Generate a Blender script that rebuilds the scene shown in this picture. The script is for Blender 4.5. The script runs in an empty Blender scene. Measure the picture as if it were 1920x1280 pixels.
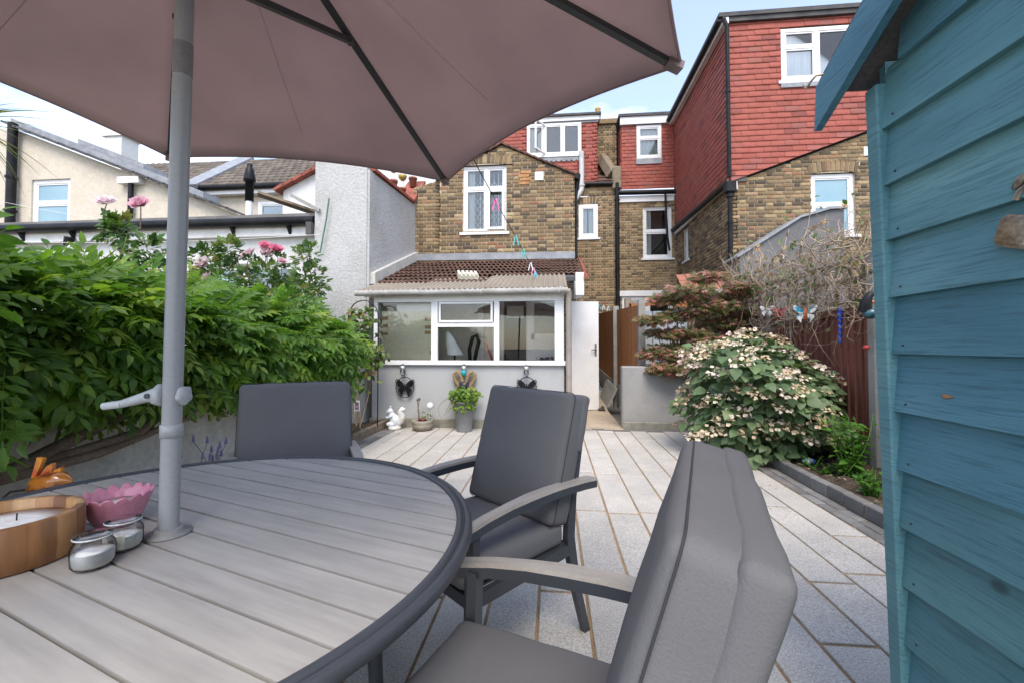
import bpy, bmesh, math, random
import numpy as np
from mathutils import Matrix, Vector
random.seed(7); rng = np.random.default_rng(7)
SC = bpy.context.scene
COL = SC.collection
R = math.radians

# ------------------------------------------------------------------ camera, sky, sun, exposure
FPX, CAMH, PITCH, YAW, HORIZON = 800.0, 1.2, R(1.5), math.atan(78 / 800.0), 648.0
cam_d = bpy.data.cameras.new('camera'); cam = bpy.data.objects.new('camera', cam_d); COL.objects.link(cam)
cam.location = (0, 0, CAMH); cam.rotation_euler = (R(90) + PITCH, 0, YAW)
cam_d.sensor_width = 36; cam_d.lens = FPX / 1920 * 36
cam_d.shift_y = (HORIZON - FPX * math.tan(PITCH) - 640) / 1920
cam_d.clip_start = .03; cam_d.clip_end = 2000
SC.camera = cam
SUN_EL, SUN_AZ = R(55), R(172)          # azimuth measured clockwise from +Y, where the light comes from
world = bpy.data.worlds.new('World'); SC.world = world; world.use_nodes = True
wn, wl = world.node_tree.nodes, world.node_tree.links
wn.clear()
w_out = wn.new('ShaderNodeOutputWorld'); w_bg = wn.new('ShaderNodeBackground'); w_bg.inputs[1].default_value = .14
sky = wn.new('ShaderNodeTexSky'); sky.sky_type = 'NISHITA'; sky.sun_disc = False
sky.sun_elevation = SUN_EL; sky.sun_rotation = SUN_AZ; sky.air_density = .9; sky.dust_density = 1.2; sky.ozone_density = 1.0
tc = wn.new('ShaderNodeTexCoord'); mp = wn.new('ShaderNodeMapping'); mp.inputs['Scale'].default_value = (1, 1, 2.2); mp.inputs['Location'].default_value = (1.7, .3, .6)
nz = wn.new('ShaderNodeTexNoise'); nz.inputs['Scale'].default_value = 2.1; nz.inputs['Detail'].default_value = 7; nz.inputs['Roughness'].default_value = .58
rp = wn.new('ShaderNodeValToRGB'); rp.color_ramp.elements[0].position = .5; rp.color_ramp.elements[1].position = .8; rp.color_ramp.elements[0].color = (.1, .1, .1, 1)
sx = wn.new('ShaderNodeSeparateXYZ'); hz = wn.new('ShaderNodeMapRange'); hz.inputs[1].default_value = .12; hz.inputs[2].default_value = .62; hz.inputs[3].default_value = .1; hz.inputs[4].default_value = -.06
ad = wn.new('ShaderNodeMath'); ad.operation = 'ADD'; mx = wn.new('ShaderNodeMixRGB'); mx.inputs[2].default_value = (6.0, 5.5, 4.95, 1)
wl.new(tc.outputs['Generated'], mp.inputs[0]); wl.new(mp.outputs[0], nz.inputs[0]); wl.new(tc.outputs['Generated'], sx.inputs[0]); wl.new(sx.outputs[2], hz.inputs[0])
wl.new(nz.outputs['Fac'], ad.inputs[0]); wl.new(hz.outputs[0], ad.inputs[1]); wl.new(ad.outputs[0], rp.inputs[0])
wl.new(rp.outputs[0], mx.inputs[0]); wl.new(sky.outputs[0], mx.inputs[1]); wl.new(mx.outputs[0], w_bg.inputs[0]); wl.new(w_bg.outputs[0], w_out.inputs[0])
sun_d = bpy.data.lights.new('sun', 'SUN'); sun = bpy.data.objects.new('sun', sun_d); COL.objects.link(sun)
sun_d.energy = 1.1; sun_d.angle = R(30); sun_d.color = (1, .92, .8)
sun.rotation_euler = (R(90) - SUN_EL, 0, math.pi - SUN_AZ)
SC.view_settings.view_transform = 'Standard'; SC.view_settings.look = 'None'; SC.view_settings.gamma = 1
SC.view_settings.use_curve_mapping = False; SC.view_settings.exposure = 1.68
SC.render.engine = 'CYCLES'; SC.cycles.use_denoising = True; SC.cycles.max_bounces = 8; SC.cycles.transparent_max_bounces = 24
SC.cycles.caustics_reflective = False; SC.cycles.caustics_refractive = False

# ------------------------------------------------------------------ helpers
_F = np.array([-math.sin(YAW) * math.cos(PITCH), math.cos(YAW) * math.cos(PITCH), math.sin(PITCH)])
_R = np.array([math.cos(YAW), math.sin(YAW), 0]); _U = np.cross(_R, _F); _CY = HORIZON - FPX * math.tan(PITCH)
def at(px, py, X=None, Y=None, Z=None):
    """survey helper: where a sight line of the photograph meets the plane X, Y or Z = const"""
    d = _F + (px - 960) / FPX * _R + (_CY - py) / FPX * _U
    t = X / d[0] if X is not None else Y / d[1] if Y is not None else (Z - CAMH) / d[2]
    return d * t + np.array([0, 0, CAMH])

WLOC = {}
def wl_of(o): return WLOC.get(o.name, np.zeros(3)) if o is not None else np.zeros(3)
def tag(o, label=None, cat=None, group=None, kind=None):
    if label: o['label'] = label
    if cat: o['category'] = cat
    if group: o['group'] = group
    if kind: o['kind'] = kind
    return o
def link(name, me, mat=None, parent=None, loc=(0, 0, 0)):
    o = bpy.data.objects.new(name, me); COL.objects.link(o); o.parent = parent; o.location = loc
    if mat is not None and me is not None and not me.materials: me.materials.append(mat)
    WLOC[o.name] = wl_of(parent) + np.array(loc, float)
    return o
def thing(name, label, cat, loc=(0, 0, 0), rz=0, group=None):
    o = bpy.data.objects.new(name, None); COL.objects.link(o); o.location = loc; o.rotation_euler = (0, 0, rz); o.empty_display_size = .1
    WLOC[o.name] = np.array(loc, float)
    return tag(o, label, cat, group)
def copy_tree(o, parent=None):
    c = o.copy(); COL.objects.link(c); c.parent = parent
    WLOC[c.name] = WLOC.get(o.name, np.zeros(3))
    for ch in list(o.children): copy_tree(ch, c)
    return c
def npmesh(name, V, F, rnd=None, smooth=False):
    me = bpy.data.meshes.new(name); V = np.asarray(V, np.float32); F = np.asarray(F, np.int32); k = F.shape[1]
    me.vertices.add(len(V)); me.vertices.foreach_set('co', V.ravel())
    me.loops.add(F.size); me.loops.foreach_set('vertex_index', F.ravel())
    me.polygons.add(len(F)); me.polygons.foreach_set('loop_start', np.arange(0, F.size, k, dtype=np.int32))
    me.update(calc_edges=True)
    if rnd is not None:
        a = me.attributes.new('rnd', 'FLOAT', 'FACE'); a.data.foreach_set('value', np.asarray(rnd, np.float32))
    if smooth: me.polygons.foreach_set('use_smooth', np.ones(len(F), bool))
    return me

def frame_of(d, up=(0, 0, 1)):
    d = Vector(d).normalized(); u = Vector(up)
    if abs(d.dot(u)) > .98: u = Vector((1, 0, 0))
    s = d.cross(u).normalized(); return d, s, s.cross(d).normalized()

class MB:
    def __init__(s): s.v = []; s.f = []; s.sm = []
    def add(s, V, F, sm=False):
        b = len(s.v); s.v += [tuple(map(float, p)) for p in V]; s.f += [tuple(b + i for i in f) for f in F]; s.sm += [sm] * len(F); return s
    def box(s, a, b):
        (x0, y0, z0), (x1, y1, z1) = a, b
        return s.add([(x0, y0, z0), (x1, y0, z0), (x1, y1, z0), (x0, y1, z0), (x0, y0, z1), (x1, y0, z1), (x1, y1, z1), (x0, y1, z1)],
                     [(3, 2, 1, 0), (4, 5, 6, 7), (0, 1, 5, 4), (1, 2, 6, 5), (2, 3, 7, 6), (3, 0, 4, 7)])
    def cbox(s, a, b, c=.004):
        """box with chamfered edges"""
        bm = bmesh.new(); (x0, y0, z0), (x1, y1, z1) = a, b
        bmesh.ops.create_cube(bm, size=1)
        for v in bm.verts: v.co = ((x0 + x1) / 2 + v.co.x * (x1 - x0), (y0 + y1) / 2 + v.co.y * (y1 - y0), (z0 + z1) / 2 + v.co.z * (z1 - z0))
        bmesh.ops.bevel(bm, geom=bm.edges[:], offset=c, segments=1, affect='EDGES', profile=.5)
        bm.verts.index_update(); s.add([v.co for v in bm.verts], [[v.index for v in f.verts] for f in bm.faces]); bm.free(); return s
    def bar(s, p, q, w, h, up=(0, 0, 1), w2=None, h2=None):
        """rectangular bar from p to q"""
        p, q = Vector(p), Vector(q); d, sd, u = frame_of(q - p, up); w2 = w2 or w; h2 = h2 or h
        V = []
        for c, ww, hh in ((p, w, h), (q, w2, h2)):
            for a, b in ((-1, -1), (1, -1), (1, 1), (-1, 1)): V.append(c + sd * a * ww / 2 + u * b * hh / 2)
        return s.add(V, [(3, 2, 1, 0), (4, 5, 6, 7), (0, 1, 5, 4), (1, 2, 6, 5), (2, 3, 7, 6), (3, 0, 4, 7)])
    def tube(s, pts, r, n=10, cap=True, sm=True):
        pts = [Vector(p) for p in pts]; m = len(pts); rr = r if hasattr(r, '__len__') else [r] * m
        V = []; F = []; prev = None
        for i, p in enumerate(pts):
            t = (pts[min(i + 1, m - 1)] - pts[max(i - 1, 0)])
            if t.length < 1e-9: t = Vector((0, 0, 1))
            t.normalize()
            if prev is None:
                a = Vector((0, 0, 1)) if abs(t.z) < .9 else Vector((1, 0, 0)); sd = t.cross(a).normalized()
            else:
                sd = (prev - t * prev.dot(t)); sd = sd.normalized() if sd.length > 1e-6 else t.orthogonal().normalized()
            prev = sd; u = t.cross(sd)
            for k in range(n):
                a = 2 * math.pi * k / n; V.append(p + (sd * math.cos(a) + u * math.sin(a)) * rr[i])
        for i in range(m - 1):
            for k in range(n):
                F.append((i * n + k, i * n + (k + 1) % n, (i + 1) * n + (k + 1) % n, (i + 1) * n + k))
        s.add(V, F, sm)
        if cap:
            s.add([V[k] for k in range(n)], [tuple(range(n - 1, -1, -1))]); s.add([V[(m - 1) * n + k] for k in range(n)], [tuple(range(n))])
        return s
    def lathe(s, prof, c=(0, 0, 0), n=24, sm=True, sx=1, sy=1, wob=None):
        V = []; F = []; m = len(prof)
        for r, z in prof:
            for k in range(n):
                a = 2 * math.pi * k / n; rr = r * (wob(a, z) if wob else 1)
                V.append((c[0] + rr * math.cos(a) * sx, c[1] + rr * math.sin(a) * sy, c[2] + z))
        for i in range(m - 1):
            for k in range(n): F.append((i * n + k, i * n + (k + 1) % n, (i + 1) * n + (k + 1) % n, (i + 1) * n + k))
        if prof[0][0] > 1e-5: F.append(tuple(range(n - 1, -1, -1)))
        if prof[-1][0] > 1e-5: F.append(tuple((m - 1) * n + k for k in range(n)))
        return s.add(V, F, sm)
    def prism(s, poly, e, off=(0, 0, 0)):
        """poly: list of 3-D points, extruded by vector e"""
        n = len(poly); P = [Vector(p) + Vector(off) for p in poly]; Q = [p + Vector(e) for p in P]
        return s.add(P + Q, [tuple(range(n - 1, -1, -1)), tuple(range(n, 2 * n))] + [(i, (i + 1) % n, n + (i + 1) % n, n + i) for i in range(n)])
    def sphere(s, c, r, n=12, m=8, sz=(1, 1, 1)):
        V = [(c[0], c[1], c[2] - r * sz[2])]; F = []
        for i in range(1, m):
            t = math.pi * i / m
            for k in range(n):
                a = 2 * math.pi * k / n; V.append((c[0] + r * sz[0] * math.sin(t) * math.cos(a), c[1] + r * sz[1] * math.sin(t) * math.sin(a), c[2] - r * sz[2] * math.cos(t)))
        V.append((c[0], c[1], c[2] + r * sz[2])); L = len(V) - 1
        for k in range(n):
            F.append((0, 1 + (k + 1) % n, 1 + k)); F.append((L, 1 + (m - 2) * n + k, 1 + (m - 2) * n + (k + 1) % n))
        for i in range(m - 2):
            for k in range(n): F.append((1 + i * n + k, 1 + i * n + (k + 1) % n, 1 + (i + 1) * n + (k + 1) % n, 1 + (i + 1) * n + k))
        return s.add(V, F, True)
    def build(s, name, mat, parent=None, local=False):
        off = wl_of(parent) if (parent is not None and not local) else np.zeros(3)
        me = bpy.data.meshes.new(name)
        me.from_pydata([(p[0] - off[0], p[1] - off[1], p[2] - off[2]) for p in s.v], [], s.f); me.polygons.foreach_set('use_smooth', s.sm)
        bm = bmesh.new(); bm.from_mesh(me); bmesh.ops.recalc_face_normals(bm, faces=bm.faces[:]); bm.to_mesh(me); bm.free(); me.update()
        return link(name, me, mat, parent)
def solo(name, mb, mat, label, cat, group=None, kind=None):
    """a thing that is one mesh; its origin goes to its base"""
    V = np.array(mb.v); c = np.array([(V[:, 0].min() + V[:, 0].max()) / 2, (V[:, 1].min() + V[:, 1].max()) / 2, V[:, 2].min()])
    mb.v = [tuple(p - c) for p in V]; o = mb.build(name, mat); o.location = c; WLOC[o.name] = c
    return tag(o, label, cat, group, kind)

def pieces(parent, name, mass, tmpls, mats, tid, mat, nsingle=300, prio=None, smooth=False, vis=None):
    """many alike pieces: the nsingle that show largest are objects of their own, the rest one joined part"""
    mats = np.asarray(mats, float); n = len(mats)
    if n == 0: return
    off = wl_of(parent)
    meshes = [npmesh(name, V, F, None, smooth) for V, F in tmpls]
    for m in meshes: m.materials.append(mat)
    if prio is None:
        P = mats[:, :3, 3] - np.array([0, 0, CAMH]); prio = np.abs(np.linalg.det(mats[:, :3, :3])) ** (1 / 3) / np.linalg.norm(P, axis=1)
    order = np.argsort(-np.asarray(prio)); T = Matrix.Translation([-x for x in off])
    for i in order[:nsingle]:
        o = bpy.data.objects.new(name, meshes[tid[i]]); COL.objects.link(o); o.parent = parent
        o.matrix_basis = T @ Matrix(mats[i].tolist())
    rest = order[nsingle:]
    if len(rest):
        VV = []; FF = []; RR = []; b = 0
        for k, (V, F) in enumerate(tmpls):
            ids = [i for i in rest if tid[i] == k]
            if not ids: continue
            V = np.asarray(V, float); F = np.asarray(F); M = mats[ids]
            W = np.einsum('nij,vj->nvi', M[:, :3, :3], V) + M[:, None, :3, 3] - off
            VV.append(W.reshape(-1, 3)); FF.append((F[None] + (np.arange(len(ids)) * len(V))[:, None, None]).reshape(-1, F.shape[1]) + b)
            RR.append(np.repeat(rng.random(len(ids)), len(F))); b += len(ids) * len(V)
        me = npmesh(mass, np.concatenate(VV), np.concatenate(FF), np.concatenate(RR), smooth)
        tag(link(mass, me, mat, parent), kind='stuff')

# ------------------------------------------------------------------ materials
def nt(name):
    m = bpy.data.materials.new(name); m.use_nodes = True; n, l = m.node_tree.nodes, m.node_tree.links
    return m, n, l, n['Principled BSDF']
def node(n, t, **k):
    x = n.new(t)
    for a, b in k.items():
        if a.startswith('i_'):
            key = a[2:]; key = int(key) if key.isdigit() else key
            x.inputs[key].default_value = b
        else: setattr(x, a, b)
    return x
def c4(c): return (c[0], c[1], c[2], 1)
def coords(n, l, stretch=(1, 1, 1), per_object=True):
    t = n.new('ShaderNodeTexCoord'); mpp = n.new('ShaderNodeMapping'); mpp.inputs['Scale'].default_value = stretch
    l.new(t.outputs['Object'], mpp.inputs[0])
    if per_object:
        oi = n.new('ShaderNodeObjectInfo'); ml = node(n, 'ShaderNodeMath', operation='MULTIPLY', i_1=53.7); l.new(oi.outputs['Random'], ml.inputs[0]); l.new(ml.outputs[0], mpp.inputs['Location'])
    return mpp.outputs[0]
def rnd_value(n, l):
    oi = n.new('ShaderNodeObjectInfo'); at_ = node(n, 'ShaderNodeAttribute', attribute_name='rnd'); s = node(n, 'ShaderNodeMath', operation='ADD'); fr = node(n, 'ShaderNodeMath', operation='FRACT')
    l.new(oi.outputs['Random'], s.inputs[0]); l.new(at_.outputs['Fac'], s.inputs[1]); l.new(s.outputs[0], fr.inputs[0]); return fr.outputs[0]
def ramp(n, l, src, stops):
    r = n.new('ShaderNodeValToRGB'); e = r.color_ramp.elements
    while len(e) < len(stops): e.new(.5)
    for x, (p, c) in zip(e, stops): x.position = p; x.color = c4(c)
    if src is not None: l.new(src, r.inputs[0])
    return r.outputs[0]
def mixc(n, l, fac, a, b, mode='MIX'):
    m = n.new('ShaderNodeMixRGB'); m.blend_type = mode
    for s, v in ((0, fac), (1, a), (2, b)):
        if hasattr(v, 'is_linked'): l.new(v, m.inputs[s])
        elif s == 0: m.inputs[0].default_value = v
        else: m.inputs[s].default_value = c4(v)
    return m.outputs[0]
def noise(n, l, co, scale, detail=4, rough=.55):
    x = node(n, 'ShaderNodeTexNoise'); x.inputs['Scale'].default_value = scale; x.inputs['Detail'].default_value = detail; x.inputs['Roughness'].default_value = rough
    l.new(co, x.inputs['Vector']); return x.outputs['Fac']
def bump(n, l, b, h, strength, dist=.01):
    x = node(n, 'ShaderNodeBump'); x.inputs['Strength'].default_value = strength; x.inputs['Distance'].default_value = dist
    l.new(h, x.inputs['Height']); l.new(x.outputs[0], b.inputs['Normal'])
def M(name, col, rough=.6, metal=0, c2=None, scale=3, lo=.35, hi=.7, stretch=(1, 1, 1), fine=60, fineamt=.12, bmp=.25, bdist=.004, bscale=None, rv=0, spec=.4, pal=None, coat=0):
    """general surface: two-tone large noise, fine value noise, bump, optional per-piece palette"""
    m, n, l, b = nt(name); co = coords(n, l, stretch)
    base = None
    if pal:
        base = ramp(n, l, rnd_value(n, l), pal)
    f1 = noise(n, l, co, scale)
    if c2 is not None:
        fac = ramp(n, l, f1, [(lo, (0, 0, 0)), (hi, (1, 1, 1))]); base = mixc(n, l, fac, base if base is not None else col, c2)
    f2 = noise(n, l, co, fine, 3)
    v = ramp(n, l, f2, [(.3, (1 - fineamt,) * 3), (.7, (1 + fineamt,) * 3)])
    base = mixc(n, l, 1, base if base is not None else col, v, 'MULTIPLY')
    if rv:
        base = mixc(n, l, 1, base, ramp(n, l, rnd_value(n, l), [(0, (1 - rv,) * 3), (1, (1 + rv,) * 3)]), 'MULTIPLY')
    l.new(base, b.inputs['Base Color']); b.inputs['Roughness'].default_value = rough; b.inputs['Metallic'].default_value = metal
    b.inputs['Specular IOR Level'].default_value = spec; b.inputs['Coat Weight'].default_value = coat
    if bmp:
        bump(n, l, b, noise(n, l, co, bscale, 5) if bscale else f2, bmp, bdist)
    return m
def leafmat(name, stops, trans=.35, rough=.45, spec=.4, tint=(1.5, 1.6, .7)):
    m, n, l, b = nt(name); co = coords(n, l)
    base = ramp(n, l, rnd_value(n, l), stops)
    v = ramp(n, l, noise(n, l, co, 35, 3), [(.3, (.85,) * 3), (.7, (1.15,) * 3)]); base = mixc(n, l, 1, base, v, 'MULTIPLY')
    l.new(base, b.inputs['Base Color']); b.inputs['Roughness'].default_value = rough; b.inputs['Specular IOR Level'].default_value = spec
    t = n.new('ShaderNodeBsdfTranslucent'); bright = mixc(n, l, 1, base, tint, 'MULTIPLY'); l.new(bright, t.inputs[0])
    ms = n.new('ShaderNodeMixShader'); ms.inputs[0].default_value = trans
    l.new(b.outputs[0], ms.inputs[1]); l.new(t.outputs[0], ms.inputs[2]); l.new(ms.outputs[0], n['Material Output'].inputs[0]); return m
def glassmat(name, tint=(.93, .96, .95), refl=1.0, rough=0.0):
    m, n, l, b = nt(name); n.remove(b)
    tr = n.new('ShaderNodeBsdfTransparent'); tr.inputs[0].default_value = c4(tint); g = n.new('ShaderNodeBsdfGlossy'); g.inputs['Roughness'].default_value = rough
    fr = n.new('ShaderNodeFresnel'); fr.inputs[0].default_value = 1.5; mm = node(n, 'ShaderNodeMath', operation='MULTIPLY', i_1=refl * 1.9, use_clamp=True)
    ms = n.new('ShaderNodeMixShader'); l.new(fr.outputs[0], mm.inputs[0]); l.new(mm.outputs[0], ms.inputs[0]); l.new(tr.outputs[0], ms.inputs[1]); l.new(g.outputs[0], ms.inputs[2])
    l.new(ms.outputs[0], n['Material Output'].inputs[0]); return m
def clothmat(name, col, trans, weave=900):
    m, n, l, b = nt(name); co = coords(n, l, per_object=False)
    v = ramp(n, l, noise(n, l, co, 2.2, 5), [(.3, (.9,) * 3), (.7, (1.08,) * 3)]); base = mixc(n, l, 1, col, v, 'MULTIPLY')
    fine = ramp(n, l, noise(n, l, co, weave, 2), [(.3, (.93,) * 3), (.7, (1.07,) * 3)]); base = mixc(n, l, 1, base, fine, 'MULTIPLY')
    l.new(base, b.inputs['Base Color']); b.inputs['Roughness'].default_value = .9; b.inputs['Specular IOR Level'].default_value = .15
    hgt = mixc(n, l, .35, noise(n, l, co, 9, 5), noise(n, l, co, 260, 2)); bump(n, l, b, hgt, .3, .008)
    if trans:
        t = n.new('ShaderNodeBsdfTranslucent'); l.new(base, t.inputs[0]); ms = n.new('ShaderNodeMixShader'); ms.inputs[0].default_value = trans
        l.new(b.outputs[0], ms.inputs[1]); l.new(t.outputs[0], ms.inputs[2]); l.new(ms.outputs[0], n['Material Output'].inputs[0])
    return m
BRICK_PAL = [(0, (.07, .052, .036)), (.18, (.125, .09, .052)), (.42, (.185, .125, .066)), (.62, (.21, .145, .075)), (.86, (.32, .235, .125)), (.95, (.24, .12, .065)), (1, (.4, .31, .18))]
mBrick = M('london_stock_brick', (.2, .13, .06), .9, c2=(.07, .055, .04), scale=7, lo=.58, hi=.95, fine=70, fineamt=.3, bmp=.6, bdist=.006, bscale=45, pal=BRICK_PAL)
mBrickFar = M('stock_brick_pale', (.2, .13, .06), .9, c2=(.06, .045, .03), scale=7, lo=.55, hi=.9, fine=70, fineamt=.25, bmp=.4, bdist=.005, bscale=45,
              pal=[(0, (.1, .072, .042)), (.25, (.165, .115, .06)), (.55, (.24, .165, .085)), (.85, (.32, .235, .13)), (1, (.27, .15, .085))])
mMortar = M('mortar', (.46, .4, .31), .95, c2=(.3, .26, .2), scale=5, fine=90, fineamt=.2, bmp=.5)
mTile = M('red_clay_tile', (.3, .07, .05), .7, c2=(.24, .07, .055), scale=5, lo=.55, hi=.95, fine=40, fineamt=.14, bmp=.25, pal=[(0, (.2, .052, .04)), (.15, (.28, .07, .05)), (.85, (.335, .085, .06)), (1, (.25, .085, .07))])
mRoofBrown = M('brown_roof_tile', (.085, .042, .03), .75, c2=(.14, .09, .06), scale=9, lo=.5, hi=.85, fine=60, fineamt=.3, bmp=.5, rv=.3)
mRoofGrey = M('grey_roof_tile', (.12, .1, .085), .85, c2=(.2, .17, .13), scale=6, lo=.5, hi=.85, fine=60, fineamt=.25, bmp=.4, rv=.3)
mWhite = M('white_frame_paint', (.7, .7, .7), .35, c2=(.63, .63, .62), scale=4, fine=30, fineamt=.03, bmp=.05)
mWhiteOld = M('weathered_white_paint', (.72, .71, .69), .55, c2=(.5, .48, .44), scale=5, lo=.55, hi=.85, fine=40, fineamt=.08, bmp=.3)
mBlack = M('black_plastic', (.009, .0095, .011), .4, c2=(.02, .02, .021), scale=6, fine=60, fineamt=.2, bmp=.08, spec=.15)
mGreyPlastic = M('grey_plastic_pipe', (.5, .51, .51), .45, c2=(.4, .4, .39), scale=5, fine=50, fineamt=.08, bmp=.05)
mGutter = M('weathered_grey_gutter', (.36, .35, .33), .6, c2=(.25, .235, .21), scale=5, fine=50, fineamt=.15, bmp=.15)
mLead = M('lead_flashing', (.2, .215, .24), .6, c2=(.29, .3, .32), scale=6, fine=40, fineamt=.12, bmp=.3)
mFelt = M('roofing_felt', (.05, .05, .055), .85, c2=(.1, .095, .09), scale=3, fine=120, fineamt=.25, bmp=.4)
mFlatRoof = M('flat_roof_felt_grey', (.13, .125, .12), .9, c2=(.2, .19, .18), scale=3, fine=120, fineamt=.2, bmp=.4)
mCream = M('cream_render', (.53, .475, .39), .9, c2=(.42, .375, .305), scale=1.6, lo=.5, hi=.85, fine=14, fineamt=.06, bmp=.55, bdist=.02, bscale=9)
mWhiteRender = M('white_render', (.58, .58, .565), .9, c2=(.45, .44, .42), scale=2, lo=.5, hi=.85, fine=20, fineamt=.06, bmp=.4, bdist=.012, bscale=14)
mGreyRender = M('pale_grey_rough_render', (.42, .418, .41), .95, c2=(.32, .315, .3), scale=1.3, lo=.45, hi=.85, fine=30, fineamt=.1, bmp=.8, bdist=.018, bscale=26)
mWallPaint = M('grey_painted_render', (.36, .365, .365), .75, c2=(.28, .283, .28), scale=1.8, lo=.5, hi=.9, fine=50, fineamt=.05, bmp=.25, bdist=.006, bscale=22)
mLowWall = M('grey_rendered_garden_wall', (.28, .276, .266), .85, c2=(.19, .186, .176), scale=2.2, lo=.45, hi=.85, fine=60, fineamt=.08, bmp=.35, bdist=.006, bscale=24)
mOldWall = M('old_white_painted_wall', (.5, .49, .455), .9, c2=(.27, .265, .225), scale=2.6, lo=.5, hi=.9, fine=28, fineamt=.14, bmp=.5, bdist=.012, bscale=16)
mPlinth = M('mossy_plinth', (.24, .225, .19), .95, c2=(.13, .13, .09), scale=6, fine=50, fineamt=.2, bmp=.6)
mSlab = M('granite_paving', (.45, .422, .378), .75, c2=(.365, .345, .315), scale=3.2, fine=130, fineamt=.34, bmp=.2, bdist=.002, rv=.08)
mJoint = M('sandy_joint', (.36, .235, .12), .95, c2=(.22, .15, .085), scale=8, fine=120, fineamt=.25, bmp=.6)
mBlockDark = M('charcoal_block_paver', (.13, .13, .13), .85, c2=(.19, .18, .165), scale=6, fine=110, fineamt=.25, bmp=.4, rv=.25)
mConcrete = M('sandy_concrete', (.42, .34, .25), .9, c2=(.29, .24, .18), scale=2.2, fine=70, fineamt=.16, bmp=.4)
mSoil = M('soil', (.05, .035, .024), .95, c2=(.1, .075, .05), scale=12, fine=90, fineamt=.5, bmp=1, bdist=.03, bscale=35)
mGround = M('ground_earth', (.12, .11, .09), .95, c2=(.17, .16, .13), scale=.6, fine=20, fineamt=.2, bmp=.3)
mFence = M('red_brown_fence_stain', (.23, .085, .058), .75, c2=(.16, .06, .04), scale=4, stretch=(6, 6, .5), fine=50, fineamt=.2, bmp=.4, rv=.18)
mFenceOrange = M('orange_brown_fence', (.33, .135, .045), .7, c2=(.22, .085, .03), scale=4, stretch=(6, 6, .5), fine=50, fineamt=.18, bmp=.4, rv=.15)
mConcPost = M('concrete_post', (.3, .29, .265), .9, c2=(.22, .21, .19), scale=5, fine=80, fineamt=.15, bmp=.3)
mTrellis = M('weathered_trellis', (.26, .2, .145), .9, c2=(.14, .11, .08), scale=6, fine=60, fineamt=.2, bmp=.4)
mTwig = M('dry_vine_stem', (.38, .3, .22), .9, c2=(.22, .165, .12), scale=9, fine=90, fineamt=.25, bmp=.5, rv=.3)
mBark = M('brown_bark', (.13, .09, .065), .9, c2=(.2, .15, .11), scale=12, fine=90, fineamt=.3, bmp=.8)
mGateGrey = M('pale_grey_shed_panel', (.37, .4, .43), .55, c2=(.31, .33, .35), scale=2, fine=30, fineamt=.05, bmp=.05)
mTerracotta = M('terracotta', (.3, .12, .075), .8, c2=(.2, .09, .06), scale=6, fine=60, fineamt=.15, bmp=.2)
mRedCoping = M('red_coping_tile', (.3, .085, .055), .8, c2=(.2, .06, .045), scale=6, fine=60, fineamt=.2, bmp=.3, rv=.2)
mSlateGrey = M('slate_grey_sheet', (.1, .1, .108), .7, c2=(.14, .14, .15), scale=2, fine=60, fineamt=.1, bmp=.1)
mGlass = glassmat('window_glass'); mGlassClear = glassmat('clear_pane', (.985, .99, .985), refl=.55)
mGlassBlue = M('frosted_blue_pane', (.2, .33, .4), .25, c2=(.25, .38, .44), scale=1.2, fine=20, fineamt=.03, bmp=0, spec=.6)
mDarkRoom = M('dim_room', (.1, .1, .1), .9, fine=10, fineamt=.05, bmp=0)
mCurtain = M('pale_curtain', (.72, .73, .72), .9, c2=(.5, .52, .52), scale=5, stretch=(9, 9, .4), fine=30, fineamt=.06, bmp=.4)

# ------------------------------------------------------------------ walls made of pieces
UNIT_BRICK = (np.array([(0, 0, 0), (1, 0, 0), (1, 0, 1), (0, 0, 1), (0, -.7, 0), (1, -.7, 0), (1, -.7, 1), (0, -.7, 1), (.03, -1, .07), (.97, -1, .05), (.965, -1, .94), (.035, -1, .93)], float),
              np.array([(0, 1, 5, 4), (1, 2, 6, 5), (2, 3, 7, 6), (3, 0, 4, 7), (4, 5, 9, 8), (5, 6, 10, 9), (6, 7, 11, 10), (7, 4, 8, 11), (8, 9, 10, 11)]))
UNIT_TILE = (np.array([(0, 0, 0), (1, 0, 0), (1, 0, 1), (0, 0, 1), (.012, -1, 0), (.988, -.96, .01), (.988, -.3, 1), (.012, -.3, 1)], float),
             np.array([(0, 1, 5, 4), (1, 2, 6, 5), (2, 3, 7, 6), (3, 0, 4, 7), (4, 5, 6, 7)]))
def spans(poly, z, holes):
    xs = []
    for i in range(len(poly)):
        (x0, z0), (x1, z1) = poly[i], poly[(i + 1) % len(poly)]
        if (z0 > z) != (z1 > z): xs.append(x0 + (z - z0) / (z1 - z0) * (x1 - x0))
    xs.sort(); out = [(xs[i], xs[i + 1]) for i in range(0, len(xs) - 1, 2)]
    for (h0, h1, g0, g1) in holes:
        if g0 < z < g1:
            nx = []
            for a, b in out:
                if h1 <= a or h0 >= b: nx.append((a, b)); continue
                if h0 > a: nx.append((a, h0))
                if h1 < b: nx.append((h1, b))
            out = nx
    return out
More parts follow.
